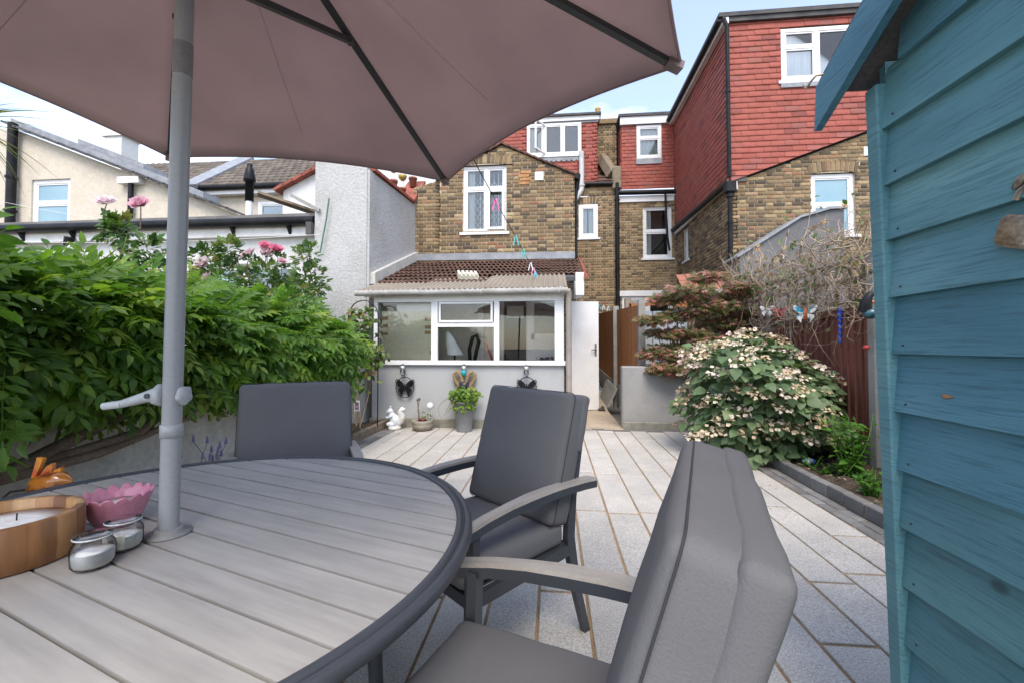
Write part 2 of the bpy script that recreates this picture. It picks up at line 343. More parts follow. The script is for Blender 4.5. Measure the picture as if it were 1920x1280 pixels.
def clip_poly(rect, poly):
    """clip a rectangle by a convex polygon"""
    ar = sum(poly[i][0] * poly[(i + 1) % len(poly)][1] - poly[(i + 1) % len(poly)][0] * poly[i][1] for i in range(len(poly)))
    pg = poly if ar > 0 else poly[::-1]; out = list(rect)
    for i in range(len(pg)):
        (ax_, ay), (bx, by) = pg[i], pg[(i + 1) % len(pg)]; side = lambda p: (bx - ax_) * (p[1] - ay) - (by - ay) * (p[0] - ax_)
        inp, out = out, []
        for j in range(len(inp)):
            p, q = inp[j], inp[(j + 1) % len(inp)]; sp, sq = side(p), side(q)
            if sp >= -1e-9: out.append(p)
            if (sp > 1e-9 and sq < -1e-9) or (sp < -1e-9 and sq > 1e-9): t = sp / (sp - sq); out.append((p[0] + (q[0] - p[0]) * t, p[1] + (q[1] - p[1]) * t))
        if len(out) < 3: return []
    return out
def axes(N):
    N = np.array(N, float); y = -N; x = np.cross(y, [0, 0, 1]); return x, y
def wall_pieces(house, name, piece, mass, O, N, poly, holes, mat, back, dep=.014, course=.0755, joint=.014, lens=(.215, .1025), nsingle=300, unit=UNIT_BRICK, jit=.002, thick=.1, stagger=None):
    """a wall plane in (u, z): backing strips with real openings plus one piece per brick or tile"""
    x, y = axes(N); O = np.array(O, float); tile = unit is UNIT_TILE
    zs = [p[1] for p in poly]; z = min(zs); row = 0; mats = []; mb = MB(); cuts = []
    def P(u, n, zz): return O + x * u - y * n + np.array([0, 0, zz - O[2]])
    while z < max(zs) - .01:
        z1 = min(z + course, max(zs)); zm = (z + z1) / 2
        s0, s1, s2 = spans(poly, z + .002, holes), spans(poly, zm, holes), spans(poly, z1 - .002, holes)
        if len(s0) != len(s1): s0 = s1
        if len(s2) != len(s1): s2 = s1
        if not s1: s1 = s0 or s2; s0 = s0 or s1; s2 = s2 or s1
        for (a, b) in [(min(p[0], q[0], r[0]), max(p[1], q[1], r[1])) for p, q, r in zip(s0, s1, s2)]:
            cut = clip_poly([(a, z), (b, z), (b, z1), (a, z1)], poly)
            if len(cut) != 4 or abs(cut[0][0] - cut[-1][0]) > .004 or abs(cut[1][0] - cut[2][0]) > .004:
                if len(cut) >= 3: mb.add([P(u_, 0, z_) for u_, z_ in cut], [tuple(range(len(cut)))])
            else: mb.add([P(a, 0, z), P(b, 0, z), P(b, 0, z1), P(a, 0, z1), P(a, -thick, z), P(b, -thick, z), P(b, -thick, z1), P(a, -thick, z1)],
                   [(0, 1, 2, 3), (0, 3, 7, 4), (1, 5, 6, 2)])
            if tile: u = math.floor(a / lens[0]) * lens[0] - (lens[0] / 2 if row % 2 else 0)
            else:
                per = lens[0] + lens[1] + 2 * joint; u = math.floor(a / per) * per - (per / 2 if row % 2 else 0) + random.uniform(-.008, .008)
            k = 0
            while u < b:
                w = lens[0] if tile or k % 2 == 0 else lens[1]; k += 1
                u0, u1 = max(u, a), min(u + w, b); u += w + joint
                if u1 - u0 < .025: continue
                hh = (z1 - z) * 1.25 if tile else z1 - z - joint
                rc = [(u0, z), (u1, z), (u1, z + hh), (u0, z + hh)]; cp = clip_poly(rc, poly)
                if len(cp) < 3: continue
                if len(cp) != 4 or max(abs(p[0] - q[0]) + abs(p[1] - q[1]) for p, q in zip(sorted(cp), sorted(rc))) > .012:
                    if tile: pro = lambda z_: dep * (1 - .7 * (z_ - z) / hh)
                    else: pro = lambda z_: dep
                    F1 = [P(u_, pro(z_), z_) for u_, z_ in cp]; F0 = [P(u_, 0, z_) for u_, z_ in cp]; k_ = len(cp)
                    cuts.append((F0 + F1, [tuple(range(k_, 2 * k_))] + [(i, (i + 1) % k_, k_ + (i + 1) % k_, k_ + i) for i in range(k_)])); continue
                mm = np.eye(4); ww = u1 - u0; hh = (z1 - z) * 1.25 if tile else z1 - z - joint
                mm[:3, 0] = x * ww; mm[:3, 1] = y * (dep * random.uniform(.85, 1.15)); mm[2, 2] = hh + random.uniform(-jit, jit)
                mm[:3, 3] = P(u0, 0, z + random.uniform(-jit, jit)); mats.append(mm)
        z = z1; row += 1
    w = mb.build(name, back, house)
    for V_, F_ in cuts: MB().add(V_, F_).build(piece, mat, w)
    pieces(w, piece, mass, [unit], mats, [0] * len(mats), mat, nsingle, prio=[m[0, 0] ** 2 + m[1, 0] ** 2 - .0001 * abs(m[2, 3] - 4) for m in mats])
    return w
def arch(house, O, N, u0, u1, z0, h, mat, n=None):
    """flat soldier arch of upright bricks, a little fanned"""
    x, y = axes(N); O = np.array(O, float); n = n or max(3, int((u1 - u0) / .078)); st = (u1 - u0) / n; mid = (u0 + u1) / 2; mats = []
    for i in range(n):
        m = np.eye(4); u = u0 + i * st; lean = (u + st / 2 - mid) / (u1 - u0) * .35; rise = -.05 * ((u + st / 2 - mid) / (u1 - u0) * 2) ** 2
        m[:3, 0] = x * (st - .012); m[:3, 1] = y * .026; m[:3, 2] = np.array([0, 0, h]) + x * lean * h; m[:3, 3] = O + x * (u + .006) + np.array([0, 0, z0 + rise + .03 - O[2]]); mats.append(m)
    V = np.array(UNIT_BRICK[0]); mb = MB(); F = [tuple(f) for f in UNIT_BRICK[1]]
    w = MB().add([O + x * a - y * .012 + np.array([0, 0, b - O[2]]) for a, b in ((u0 - .03, z0), (u1 + .03, z0), (u1 + .06, z0 + h + .02), (u0 - .06, z0 + h + .02))], [(0, 1, 2, 3)]).build('arch', mMortar, house)
    for m in mats:
        me = bpy.data.meshes.new('brick'); W = (V @ m[:3, :3].T) + m[:3, 3] - wl_of(house); me.from_pydata(W.tolist(), [], F); link('brick', me, mat, w)
def window(house, O, N, u0, u1, z0, z1, mull=(), trans=(), fw=.055, inset=.07, sill=True, pane=None, curtain=None, room=True, name='window', sashw=.035, lower_sash=()):
    """frame with mullions and transoms, one pane per opening, sill, a dim room behind"""
    x, y = axes(N); O = np.array(O, float)
    def P(u, n, z): return O + x * u - y * n + np.array([0, 0, z - O[2]])
    def slab(mb, a, b, c, d, n0, n1):
        V = [P(a, n0, c), P(b, n0, c), P(b, n0, d), P(a, n0, d), P(a, n1, c), P(b, n1, c), P(b, n1, d), P(a, n1, d)]
        mb.add(V, [(0, 1, 2, 3), (7, 6, 5, 4), (0, 4, 5, 1), (1, 5, 6, 2), (2, 6, 7, 3), (3, 7, 4, 0)])
    n0, n1 = -inset, -inset - .06
    mb = MB()
    slab(mb, u0, u0 + fw, z0, z1, n0, n1); slab(mb, u1 - fw, u1, z0, z1, n0, n1); slab(mb, u0 + fw, u1 - fw, z0, z0 + fw, n0 - .001, n1); slab(mb, u0 + fw, u1 - fw, z1 - fw, z1, n0 - .001, n1)
    us = [u0 + fw] + [u0 + (u1 - u0) * k for k in mull] + [u1 - fw]
    for k in us[1:-1]: slab(mb, k - fw * .5, k + fw * .5, z0 + fw, z1 - fw, n0 - .002, n1)
    cells = []
    for i in range(len(us) - 1):
        a = us[i] + (fw * .5 if i else 0); b = us[i + 1] - (fw * .5 if i < len(us) - 2 else 0)
        tz = trans[i] if trans and isinstance(trans[0], (tuple, list)) else trans
        zs = [z0 + fw] + [z0 + (z1 - z0) * k for k in tz] + [z1 - fw]
        for k in zs[1:-1]: slab(mb, a, b, k - fw * .4, k + fw * .4, n0 - .003, n1)
        for j in range(len(zs) - 1):
            c = zs[j] + (fw * .4 if j else 0); d = zs[j + 1] - (fw * .4 if j < len(zs) - 2 else 0)
            s = sashw
            for (p, q, r, t) in ((a, a + s, c, d), (b - s, b, c, d), (a + s, b - s, c, c + s), (a + s, b - s, d - s, d)): slab(mb, p, q, r, t, n0 - .012, n1 - .002)
            cells.append((a + s, b - s, c + s, d - s))
    w = mb.build(name, mWhite, house)
    for (a, b, c, d) in cells:
        p = MB(); slab(p, a - .004, b + .004, c - .004, d + .004, n0 - .03, n0 - .036); p.build('pane', pane or mGlass, w)
    if sill:
        s = MB(); slab(s, u0 - .06, u1 + .06, z0 - .055, z0 - .001, .05, n1); s.build('sill', mWhite, w)
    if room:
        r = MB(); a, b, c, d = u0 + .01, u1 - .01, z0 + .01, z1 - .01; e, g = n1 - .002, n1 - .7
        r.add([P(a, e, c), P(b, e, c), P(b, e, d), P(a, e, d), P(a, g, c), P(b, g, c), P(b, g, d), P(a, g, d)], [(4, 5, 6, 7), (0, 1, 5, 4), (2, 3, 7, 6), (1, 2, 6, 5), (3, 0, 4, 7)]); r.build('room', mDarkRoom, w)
    if curtain:
        for (a, b) in curtain:
            cm = MB(); n = 14; V = []; F = []; aa, bb = u0 + fw + (u1 - u0 - 2 * fw) * a, u0 + fw + (u1 - u0 - 2 * fw) * b
            for i in range(n + 1):
                t = aa + (bb - aa) * i / n; q = n1 - .05 - .012 * math.sin(i * 2.1)
                V += [P(t, q, z0 + .04), P(t, q, z1 - .04)]
            F = [(2 * i, 2 * i + 2, 2 * i + 3, 2 * i + 1) for i in range(n)]; cm.add(V, F, True).build('curtain', mCurtain, w)
    return w
def pipe(parent, pts, r, mat, name='downpipe', brackets=(), n=12):
    o = MB().tube(pts, r, n).build(name, mat, parent)
    for b in brackets:
        MB().tube([(b[0], b[1], b[2] - .025), (b[0], b[1], b[2] + .025)], r * 1.25, n).build('pipe_collar', mat, o)
    return o

# ------------------------------------------------------------------ setting: ground, patio, borders, beds, passage
G = MB(); G.add([(-150, -150, -.12), (150, -150, -.12), (150, 250, -.12), (-150, 250, -.12)], [(0, 1, 2, 3)])
tag(G.build('ground', mGround), kind='structure')
patio = tag(MB().box((-2.46, -2.5, -.11), (2.15, 6.36, -.009)).build('patio', mJoint), kind='structure')
PITCHX, LINE0 = .2277, .1545
sl_me = {}
for c in range(-11, 8):
    x0 = LINE0 + c * PITCHX; x1 = x0 + PITCHX
    if x0 < -2.25 or x1 > 1.99: continue
    y = 4.13 + .95 * ((c * .37 + .13 * (c % 3)) % 1) - .95 * 8 if c != 1 else 4.117 - .953 * 7
    while y < 6.2:
        y1 = min(y + .942, 6.2)
        if y1 - y > .08 and y1 > -2.4:
            key = round(y1 - max(y, -2.4), 3)
            y0 = max(y, -2.4)
            if key not in sl_me:
                mb = MB(); mb.cbox((.007, .0055, -.05), (PITCHX - .007, key - .0055, 0), .003); t = mb.build('paving_slab', mSlab); sl_me[key] = t.data; bpy.data.objects.remove(t)
            o = link('paving_slab', sl_me[key], None, patio, (x0, y0, random.uniform(-.0015, .0015)))
        y += .953
def block_row(parent, name, x0, x1, y0, y1, L, z0, z1, mat, gap=.006, off=0):
    me = None; y = y0 + off
    mb = MB(); mb.cbox((.003, gap / 2, z0), (x1 - x0 - .003, L - gap / 2, z1), .006); t = mb.build(name, mat); me = t.data; bpy.data.objects.remove(t)
    while y < y1:
        o = link(name, me, None, parent, (x0, y, random.uniform(-.003, .003))); o.rotation_euler = (random.uniform(-.01, .01), random.uniform(-.01, .01), random.uniform(-.006, .006)); y += L
block_row(patio, 'border_block', 1.985, 2.07, -.4, 6.15, .205, -.05, .002, mBlockDark)
block_row(patio, 'border_block', 2.07, 2.155, -.4, 6.15, .205, -.05, .002, mBlockDark, off=.1)
block_row(patio, 'edge_slab', -2.25, -2.124, -.4, 6.15, .62, -.05, .0, mSlab, .011)
block_row(patio, 'border_block', -2.352, -2.252, -.4, 6.15, .42, -.05, .001, mBlockDark)
block_row(patio, 'border_block', -2.452, -2.352, -.4, 6.15, .42, -.05, .001, mBlockDark, off=.2)
kr = tag(MB().box((2.16, -.5, -.1), (2.24, 6.32, .03)).build('kerb_right', mJoint), kind='structure')
block_row(kr, 'kerb_block', 2.152, 2.235, -.45, 6.2, .205, .0, .1, mBlockDark)
kl = tag(MB().box((-2.52, -.5, -.1), (-2.462, 6.15, .03)).build('kerb_left', mJoint), kind='structure')
block_row(kl, 'kerb_block', -2.528, -2.456, -.45, 6.0, .62, .0, .1, mTrellis)
def soil(name, x0, x1, y0, y1, z):
    nx, ny = max(6, int((x1 - x0) / .05)), int((y1 - y0) / .06); V = []; F = []
    for j in range(ny + 1):
        for i in range(nx + 1): V.append((x0 + (x1 - x0) * i / nx, y0 + (y1 - y0) * j / ny, z + random.gauss(0, .011) + .02 * math.sin(j * .5) * math.sin(i)))
    for j in range(ny):
        for i in range(nx): a = j * (nx + 1) + i; F.append((a, a + 1, a + nx + 2, a + nx + 1))
    return tag(link(name, npmesh(name, V, F, None, True), mSoil), kind='structure')
soil('ground_bed_right', 2.2, 3.02, -.5, 6.4, .07); soil('ground_bed_left', -2.9, -2.5, -.5, 6.15, .07)
V = []; F = []
for j in range(30):
    for i in range(9): V.append((.16 + .83 * i / 8, 6.2 + 6.4 * j / 29, .012 + .004 * j / 29 + random.gauss(0, .0025)))
for j in range(29):
    for i in range(8): a = j * 9 + i; F.append((a, a + 1, a + 10, a + 9))
pth = tag(link('path', npmesh('path', V, F, None, True), mConcrete), kind='structure')
step = MB().cbox((.17, 6.19, -.05), (2.3, 6.29, .01), .01).build('path_edge', mBlockDark, pth)
# ------------------------------------------------------------------ our house: brick rear wing, dormer, main wall
FY = (0, -1, 0); FX = (-1, 0, 0); YO, YM = 8.8, 12.6
def quad_roof(parent, name, pts, th, mat):
    return MB().prism(pts, (0, 0, -th)).build(name, mat, parent)
hs = thing('terraced_house', 'yellow stock brick house with red tiled dormer and white windows behind the lean-to', 'house', (-1, 8.8, 0))
W1 = (-1.902, -.97, 3.572, 4.995)
ARCH_CUT = (-2.0, -.87, 4.995, 5.24)
wall_pieces(hs, 'wall', 'brick', 'brick_courses', (0, YO, 0), FY, [(-2.4, 2.55), (.44, 2.55), (.44, 4.7), (-1.08, 5.4), (-2.4, 4.79)], [W1, ARCH_CUT], mBrick, mMortar, nsingle=300)
wall_pieces(hs, 'party_wall', 'brick', 'brick_courses', (0, YO + .1, 0), FY, [(-3.0, 2.3), (-2.4, 2.3), (-2.4, 4.75), (-3.0, 4.6)], [], mBrick, mMortar, nsingle=90)
arch(hs, (0, YO + .01, 0), FY, -1.98, -.89, 5.0, .21, mBrick)
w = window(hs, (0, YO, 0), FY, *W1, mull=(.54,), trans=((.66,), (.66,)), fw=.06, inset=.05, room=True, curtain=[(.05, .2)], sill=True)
gr = MB()
for (a, b) in ((W1[0] + .1, W1[0] + .47), (W1[0] + .55, W1[1] - .1)):
    st = (b - a) / 3
    for k in range(4): gr.box((a + st * k - .006, YO + .16, W1[2] + .09), (a + st * k + .006, YO + .172, W1[3] - .09))
    for k in range(3):
        z = W1[2] + .12; fl = 0
        while z < W1[3] - .3:
            if not (.45 < (z - W1[2]) / 1.42 < .62):
                for s in (0, 1):
                    p = (a + st * k, YO + .178, z + (.17 if s else 0)); q = (a + st * (k + 1), YO + .178, z + (0 if s else .17)); gr.bar(p, q, .008, .01, (0, 1, 0))
            z += .17
gr.build('security_grille', mWhite, w)
sash = MB()
a, b, c, d = W1[0] + .53, W1[1] - .05, W1[2] + .06, W1[2] + .9
for (p, q, r, s) in ((a, a + .05, c, d), (b - .05, b, c, d), (a + .05, b - .05, c, c + .05), (a + .05, b - .05, d - .05, d)): sash.box((p, YO - .012, r), (q, YO + .03, s))
sash.build('open_sash', mWhite, w)
vent = MB().cbox((-.38, YO - .035, 4.62), (-.2, YO - .005, 4.8), .006)
vent.build('air_vent', mWhite, hs)
pb = MB()
for z, x0, x1 in ((4.58, -.72, -.5), (4.66, -.69, -.46), (4.735, -.72, -.5), (4.81, -.68, -.45)): pb.cbox((x0, YO - .024, z - .032), (x1, YO - .01, z + .032), .004)
pb.build('patched_brick', M('orange_patch_brick', (.42, .25, .11), .9, c2=(.33, .13, .06), scale=14, fine=60, fineamt=.15, bmp=.3), hs)
# verge tiles on the gable
for (x0, z0, x1, z1, n) in ((-1.08, 5.43, .52, 4.69, 12), (-1.08, 5.43, -2.5, 4.77, 11)):
    for k in range(n):
        t0, t1 = k / n, (k + 1.12) / n
        p = (x0 + (x1 - x0) * t0, YO + .12, z0 + (z1 - z0) * t0 + .012); q = (x0 + (x1 - x0) * t1, YO + .12, z0 + (z1 - z0) * t1 - .006)
        MB().bar(p, q, .36, .03, (0, 0, 1)).build('verge_tile', mRoofBrown, hs)
MB().prism([(-1.08, YO + .2, 5.42), (.5, YO + .2, 4.7), (.5, YM, 4.7), (-1.08, YM, 5.42)], (0, 0, -.06)).build('roof', mRoofBrown, hs)
MB().prism([(-1.08, YO + .2, 5.42), (-2.45, YO + .2, 4.78), (-2.45, YM, 4.78), (-1.08, YM, 5.42)], (0, 0, -.06)).build('roof', mRoofBrown, hs)
MB().box((.34, YO + .101, 0), (.438, YM, 4.68)).build('wing_side_wall', mBrickFar, hs)
MB().box((-2.5, YO + .1, 0), (-2.4, YM, 4.75)).build('wing_side_wall', mBrickFar, hs)
MB().prism([(-3.0, YO - .02, 3.0), (.44, YO - .02, 2.98), (.44, YO - .02, 3.12), (-3.0, YO - .02, 3.14)], (0, -.012, 0)).build('lead_flashing', mLead, hs)
# corner gutter end and black downpipe
MB().tube([(.5, YO - .1, 4.66), (.5, YM, 4.66)], .06, 10).build('gutter', mBlack, hs)
pipe(hs, [(.5, YO + .05, 4.63), (.47, YO + .06, 4.4), (.47, YO + .06, 2.9)], .028, mBlack)
# main rear wall
SW = (.745, 1.298, 4.353, 5.332)
wall_pieces(hs, 'main_wall', 'brick', 'brick_courses', (0, YM, 0), FY, [(.44, .3), (1.83, .3), (1.83, 5.88), (.44, 5.88)], [SW, (.72, 1.32, 5.332, 5.56)], mBrickFar, mMortar, nsingle=200)
arch(hs, (0, YM + .01, 0), FY, .73, 1.31, 5.335, .21, mBrickFar)
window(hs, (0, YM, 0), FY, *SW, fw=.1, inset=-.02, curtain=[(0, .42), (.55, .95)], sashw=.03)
MB().tube([(.55, YM - .07, 5.93), (1.86, YM - .07, 5.9)], .065, 10).build('gutter', mBlack, hs)
MB().box((.5, YM - .03, 5.86), (1.83, YM + .02, 5.99)).build('fascia', mBlack, hs)
# dormer
DW = (-.779, .829, 6.838, 7.79)
wall_pieces(hs, 'dormer_wall', 'tile', 'tile_courses', (0, YM + .02, 0), FY, [(-2.9, 5.98), (1.3, 5.98), (1.3, 7.78), (-2.9, 7.78)], [DW, (-.82, .86, 6.74, 6.84)], mTile, mFelt, dep=.026, course=.105, joint=.003, lens=(.19,), unit=UNIT_TILE, nsingle=260)
window(hs, (0, YM, 0), FY, *DW, mull=(.31, .66), fw=.06, inset=-.03, sill=True, curtain=[(.02, .3)])
lead = MB().box((-.8, YM - .03, 6.7), (.84, YM - .01, 6.79))
for k in range(11):
    c0 = -.73 + k * .149; lead.prism([(c0 + .072 * math.cos(t), YM - .028, 6.7 + .06 * math.sin(t)) for t in [math.pi + math.pi * i / 8 for i in range(9)]], (0, .016, 0))
lead.build('lead_apron', mLead, hs)
MB().box((-2.95, YM - .06, 7.84), (1.36, YM + .02, 7.97)).build('dormer_fascia', mWhite, hs)
MB().box((-2.95, YM - .02, 7.78), (1.33, YM + .03, 7.84)).build('dormer_soffit', mLead, hs)
MB().box((-3.0, YM - .12, 7.97), (1.4, YM + 3, 8.03)).build('dormer_roof', mFelt, hs)
MB().box((1.27, YM + .05, 5.95), (1.3, YM + 2.8, 7.95)).build('dormer_side', mTile, hs)
# open left casement
oc = MB(); A = np.array([-.22, YM + .0, 0]); B = np.array([-.5, YM - .42, 0])
for (z, hh) in ((6.9, .05), (7.74, .05)): oc.bar((A[0], A[1], z), (B[0], B[1], z), .04, hh)
for p in (A, B): oc.bar((p[0], p[1], 6.88), (p[0], p[1], 7.77), .05, .05, (0, 1, 0))
oc.build('open_casement', mWhite, hs)
# soil pipe
pipe(hs, [(.83, YM - .12, 6.86), (.83, YM - .12, 5.75), (.8, YM - .12, 5.68), (.62, YM - .12, 5.42), (.6, YM - .12, 5.33), (.6, YM - .12, 2.4)], .075, mGreyPlastic, 'soil_pipe',
     brackets=[(.83, YM - .12, 5.86), (.6, YM - .12, 5.2), (.6, YM - .12, 4.0)], n=14)
# roof slope, chimney and parapet beside the dormer
rt = MB().prism([(1.3, YM - .1, 5.98), (1.75, YM - .1, 5.96), (1.75, YM + 2.4, 8.0), (1.3, YM + 2.4, 8.0)], (0, 0, -.05)).build('roof_slope', mRoofBrown, hs)
mats = []
for r in range(7):
    for k in range(3):
        m = np.eye(4); m[:3, 0] = (.15, 0, 0); m[:3, 1] = np.array([0, -.0, .03]); m[:3, 2] = np.array([0, .26, .21]); m[:3, 3] = (1.3 + k * .152, YM - .1 + r * .24, 5.995 + r * .2); mats.append(m)
RT = (np.array([(0, 0, 0), (1, 0, 0), (1, 0, 1), (0, 0, 1), (0, 1, 0), (1, 1, 0), (1, .6, 1), (0, .6, 1)], float), np.array([(0, 1, 5, 4), (4, 5, 6, 7), (1, 2, 6, 5), (3, 0, 4, 7)]))
pieces(rt, 'roof_tile', 'roof_tiles', [RT], mats, [0] * len(mats), mRoofBrown, 60)
pp = at(1129, 300, Y=13.0); pq = at(1157, 352, Y=12.5)
par = MB(); par.bar(pp + np.array([0, 0, .05]), (pp * .3 + pq * .7) + np.array([0, 0, .12]), .26, .24); par.cbox((pq[0] - .13, pq[1] - .05, pq[2] - .05), (pq[0] + .13, pq[1] + .3, pq[2] + .62), .04); par.build('parapet', M('parapet_render', (.25, .2, .14), .9, c2=(.17, .14, .1), scale=5, bmp=.6), hs)
CH0, CH1 = 1.32, 1.92
wall_pieces(hs, 'chimney', 'brick', 'brick_courses', (0, 13.1, 0), FY, [(CH0, 6.4), (CH1, 6.4), (CH1, 7.96), (CH0, 7.96)], [], mBrickFar, mMortar, nsingle=60)
MB().box((CH0 + .002, 13.2, 6.0), (CH1 - .002, 13.9, 7.95)).build('chimney_core', mBrickFar, hs)
cc = MB(); cc.cbox((CH0 - .06, 13.03, 7.95), (CH1 + .06, 13.95, 8.03), .01); cc.cbox((CH0 - .03, 13.06, 8.03), (CH1 + .03, 13.9, 8.12), .01); cc.build('chimney_cap', mBrick, hs)
MB().lathe([(.09, 0), (.1, .02), (.085, .06), (.075, .36), (.09, .38), (.09, .42), (.07, .42)], (CH0 + .06, 13.2, 8.1), 14).build('chimney_pot', M('buff_pot', (.5, .36, .16), .8, c2=(.38, .25, .1), scale=6), hs)
MB().prism([(-3, YM + .1, 5.9), (1.8, YM + .1, 5.9), (1.8, 16.5, 8.0), (-3, 16.5, 8.0)], (0, 0, -.1)).build('main_roof', mRoofBrown, hs)

# ------------------------------------------------------------------ right-hand neighbour
nb = thing('neighbour_house', 'brick house with tall red tile hung loft extension and black downpipe', 'house', (4.5, 8.8, 0))
LW = (5.019, 5.822, 3.343, 4.552); UW = (4.471, 5.9, 6.387, 7.43)
wall_pieces(nb, 'wall', 'brick', 'brick_courses', (0, YO, 0), FY, [(3.54, 1.6), (6.7, 1.6), (6.7, 5.53), (3.54, 4.42)], [LW, (4.95, 5.89, 4.552, 4.78)], mBrick, mMortar, nsingle=300)
arch(nb, (0, YO + .01, 0), FY, 4.97, 5.87, 4.56, .21, mBrick)
window(nb, (0, YO, 0), FY, *LW, trans=(.5,), fw=.075, inset=.04, pane=mGlassBlue, room=False, sashw=.03)
MB().cbox((5.98, YO - .03, 4.86), (6.16, YO - .004, 5.04), .006).build('air_vent', mWhite, nb)
wall_pieces(nb, 'side_wall', 'brick', 'brick_courses', (3.54, 0, 0), FX, [(-YM, .4), (-YO, .4), (-YO, 4.42), (-YM, 4.52)], [(-11.92, -11.5, 3.47, 4.4)], mBrick, mMortar, nsingle=200)
window(nb, (3.54, 0, 0), FX, -11.92, -11.5, 3.47, 4.4, fw=.05, inset=.05)
wall_pieces(nb, 'tile_hung_front', 'tile', 'tile_courses', (0, YO - .05, 0), FY, [(3.5, 4.44), (6.7, 5.57), (6.7, 7.62), (3.5, 7.62)], [UW], mTile, mFelt, dep=.03, course=.112, joint=.003, lens=(.265,), unit=UNIT_TILE, nsingle=300)
window(nb, (0, YO - .05, 0), FY, *UW, mull=(.46,), trans=((.64,), ()), fw=.07, inset=-.02, curtain=[(.02, .98)], sill=True)
MB().box((UW[0] - .02, YO - .1, UW[2] - .14), (UW[1] + .02, YO - .075, UW[2] - .056)).build('lead_apron', mLead, nb)
wall_pieces(nb, 'tile_hung_side', 'tile', 'tile_courses', (3.5, 0, 0), FX, [(-YM, 4.6), (-YO + .06, 4.46), (-YO + .06, 7.58), (-YM, 7.55)], [], mTile, mFelt, dep=.03, course=.112, joint=.003, lens=(.265,), unit=UNIT_TILE, nsingle=300)
MB().box((3.4, YO - .13, 7.62), (6.9, YO - .05, 7.8)).build('front_fascia', mFelt, nb)
MB().box((3.36, YO - .14, 7.58), (3.47, YM + 2, 7.71)).build('side_fascia', mWhite, nb)
MB().box((3.28, YO - .16, 7.71), (6.9, YM + 3, 7.79)).build('flat_roof', mFelt, nb)
MB().tube([(3.3, YO - .12, 7.69), (3.3, YM, 7.69)], .055, 10).build('gutter', mBlack, nb)
MB().tube([(3.42, YO - .06, 4.4), (3.42, YM, 4.52)], .06, 10).build('gutter', mBlack, nb)
MB().box((3.46, YO, 4.38), (3.52, YM, 4.5)).build('eaves_board', mWhiteOld, nb)
pipe(nb, [(3.36, YO - .16, 7.66), (3.42, YO - .16, 7.5), (3.44, YO - .14, 4.5)], .04, mBlack, brackets=[(3.43, YO - .15, 6.2)])
hp = MB(); hp.cbox((3.34, YO - .24, 4.18), (3.54, YO - .07, 4.4), .02); hp.cbox((3.38, YO - .21, 4.08), (3.5, YO - .1, 4.18), .02); hp.build('hopper', mBlack, nb)
pipe(nb, [(3.44, YO - .15, 4.1), (3.44, YO - .15, 1.0)], .045, mBlack, brackets=[(3.44, YO - .15, 3.6), (3.44, YO - .15, 2.6)])
MB().cbox((3.56, YO - .12, 4.26), (3.6, YO - .03, 4.42), .004).build('verge_end', mWhite, nb)
# main rear wall with sash and patio door
NS = (2.584, 3.396, 3.715, 5.226); PD = (1.98, 3.4, .4, 2.62)
wall_pieces(nb, 'main_wall', 'brick', 'brick_courses', (0, YM, 0), FY, [(1.83, .3), (3.54, .3), (3.54, 5.55), (1.83, 5.55)], [NS, PD], mBrickFar, mMortar, nsingle=240)
window(nb, (0, YM, 0), FY, *NS, trans=(.52,), fw=.07, inset=.03, curtain=[(0, .28)], sashw=.04)
window(nb, (0, YM, 0), FY, *PD, mull=(.5,), fw=.09, inset=-.01, sill=False, name='patio_door')
MB().box((1.85, YM - .06, 2.62), (3.5, YM - .001, 2.78)).build('door_fascia', mWhite, nb)
ND = (2.421, 3.123, 6.628, 7.6)
wall_pieces(nb, 'dormer_wall', 'tile', 'tile_courses', (0, YM + .02, 0), FY, [(1.99, 5.75), (3.5, 5.75), (3.5, 7.62), (1.99, 7.62)], [ND], mTile, mFelt, dep=.026, course=.105, joint=.003, lens=(.19,), unit=UNIT_TILE, nsingle=160)
window(nb, (0, YM, 0), FY, *ND, trans=(.62,), fw=.07, inset=-.03, sill=False, curtain=[(.02, .98)])
MB().box((ND[0] - .02, YM - .03, ND[2] - .16), (ND[1] + .02, YM - .01, ND[2])).build('lead_apron', mLead, nb)
wall_pieces(nb, 'dormer_cheek', 'tile', 'tile_courses', (1.98, 0, 0), FX, [(-YM - .02, 5.8), (-YM - .02, 7.62), (-14.5, 7.62)], [], mTile, mFelt, dep=.026, course=.105, joint=.003, lens=(.19,), unit=UNIT_TILE, nsingle=60)
MB().box((1.95, YM - .08, 7.63), (3.44, YM + .02, 7.85)).build('dormer_fascia', mWhite, nb)
MB().box((1.9, YM - .12, 7.85), (3.5, YM + 2.4, 7.93)).build('dormer_roof', mFelt, nb)
MB().tube([(1.88, YM - .1, 5.62), (3.5, YM - .1, 5.6)], .07, 10).build('gutter', mBlack, nb)
MB().box((1.9, YM - .05, 5.36), (3.46, YM - .001, 5.54)).build('fascia', mWhite, nb)
pipe(nb, [(1.84, YM - .12, 5.9), (1.84, YM - .12, .6)], .06, mBlack, brackets=[(1.84, YM - .12, 5.4), (1.84, YM - .12, 4.6), (1.84, YM - .12, 3.4), (1.84, YM - .12, 2.5)])
MB().tube([(3.2, YM - .1, 5.56), (3.24, YM - .14, 4.3), (3.3, YM - .12, 3.9)], .03, 8).build('waste_pipe', mBlack, nb)
MB().box((3.62, YO + .12, 1.0), (6.7, YM, 7.6)).build('core', mFelt, nb)
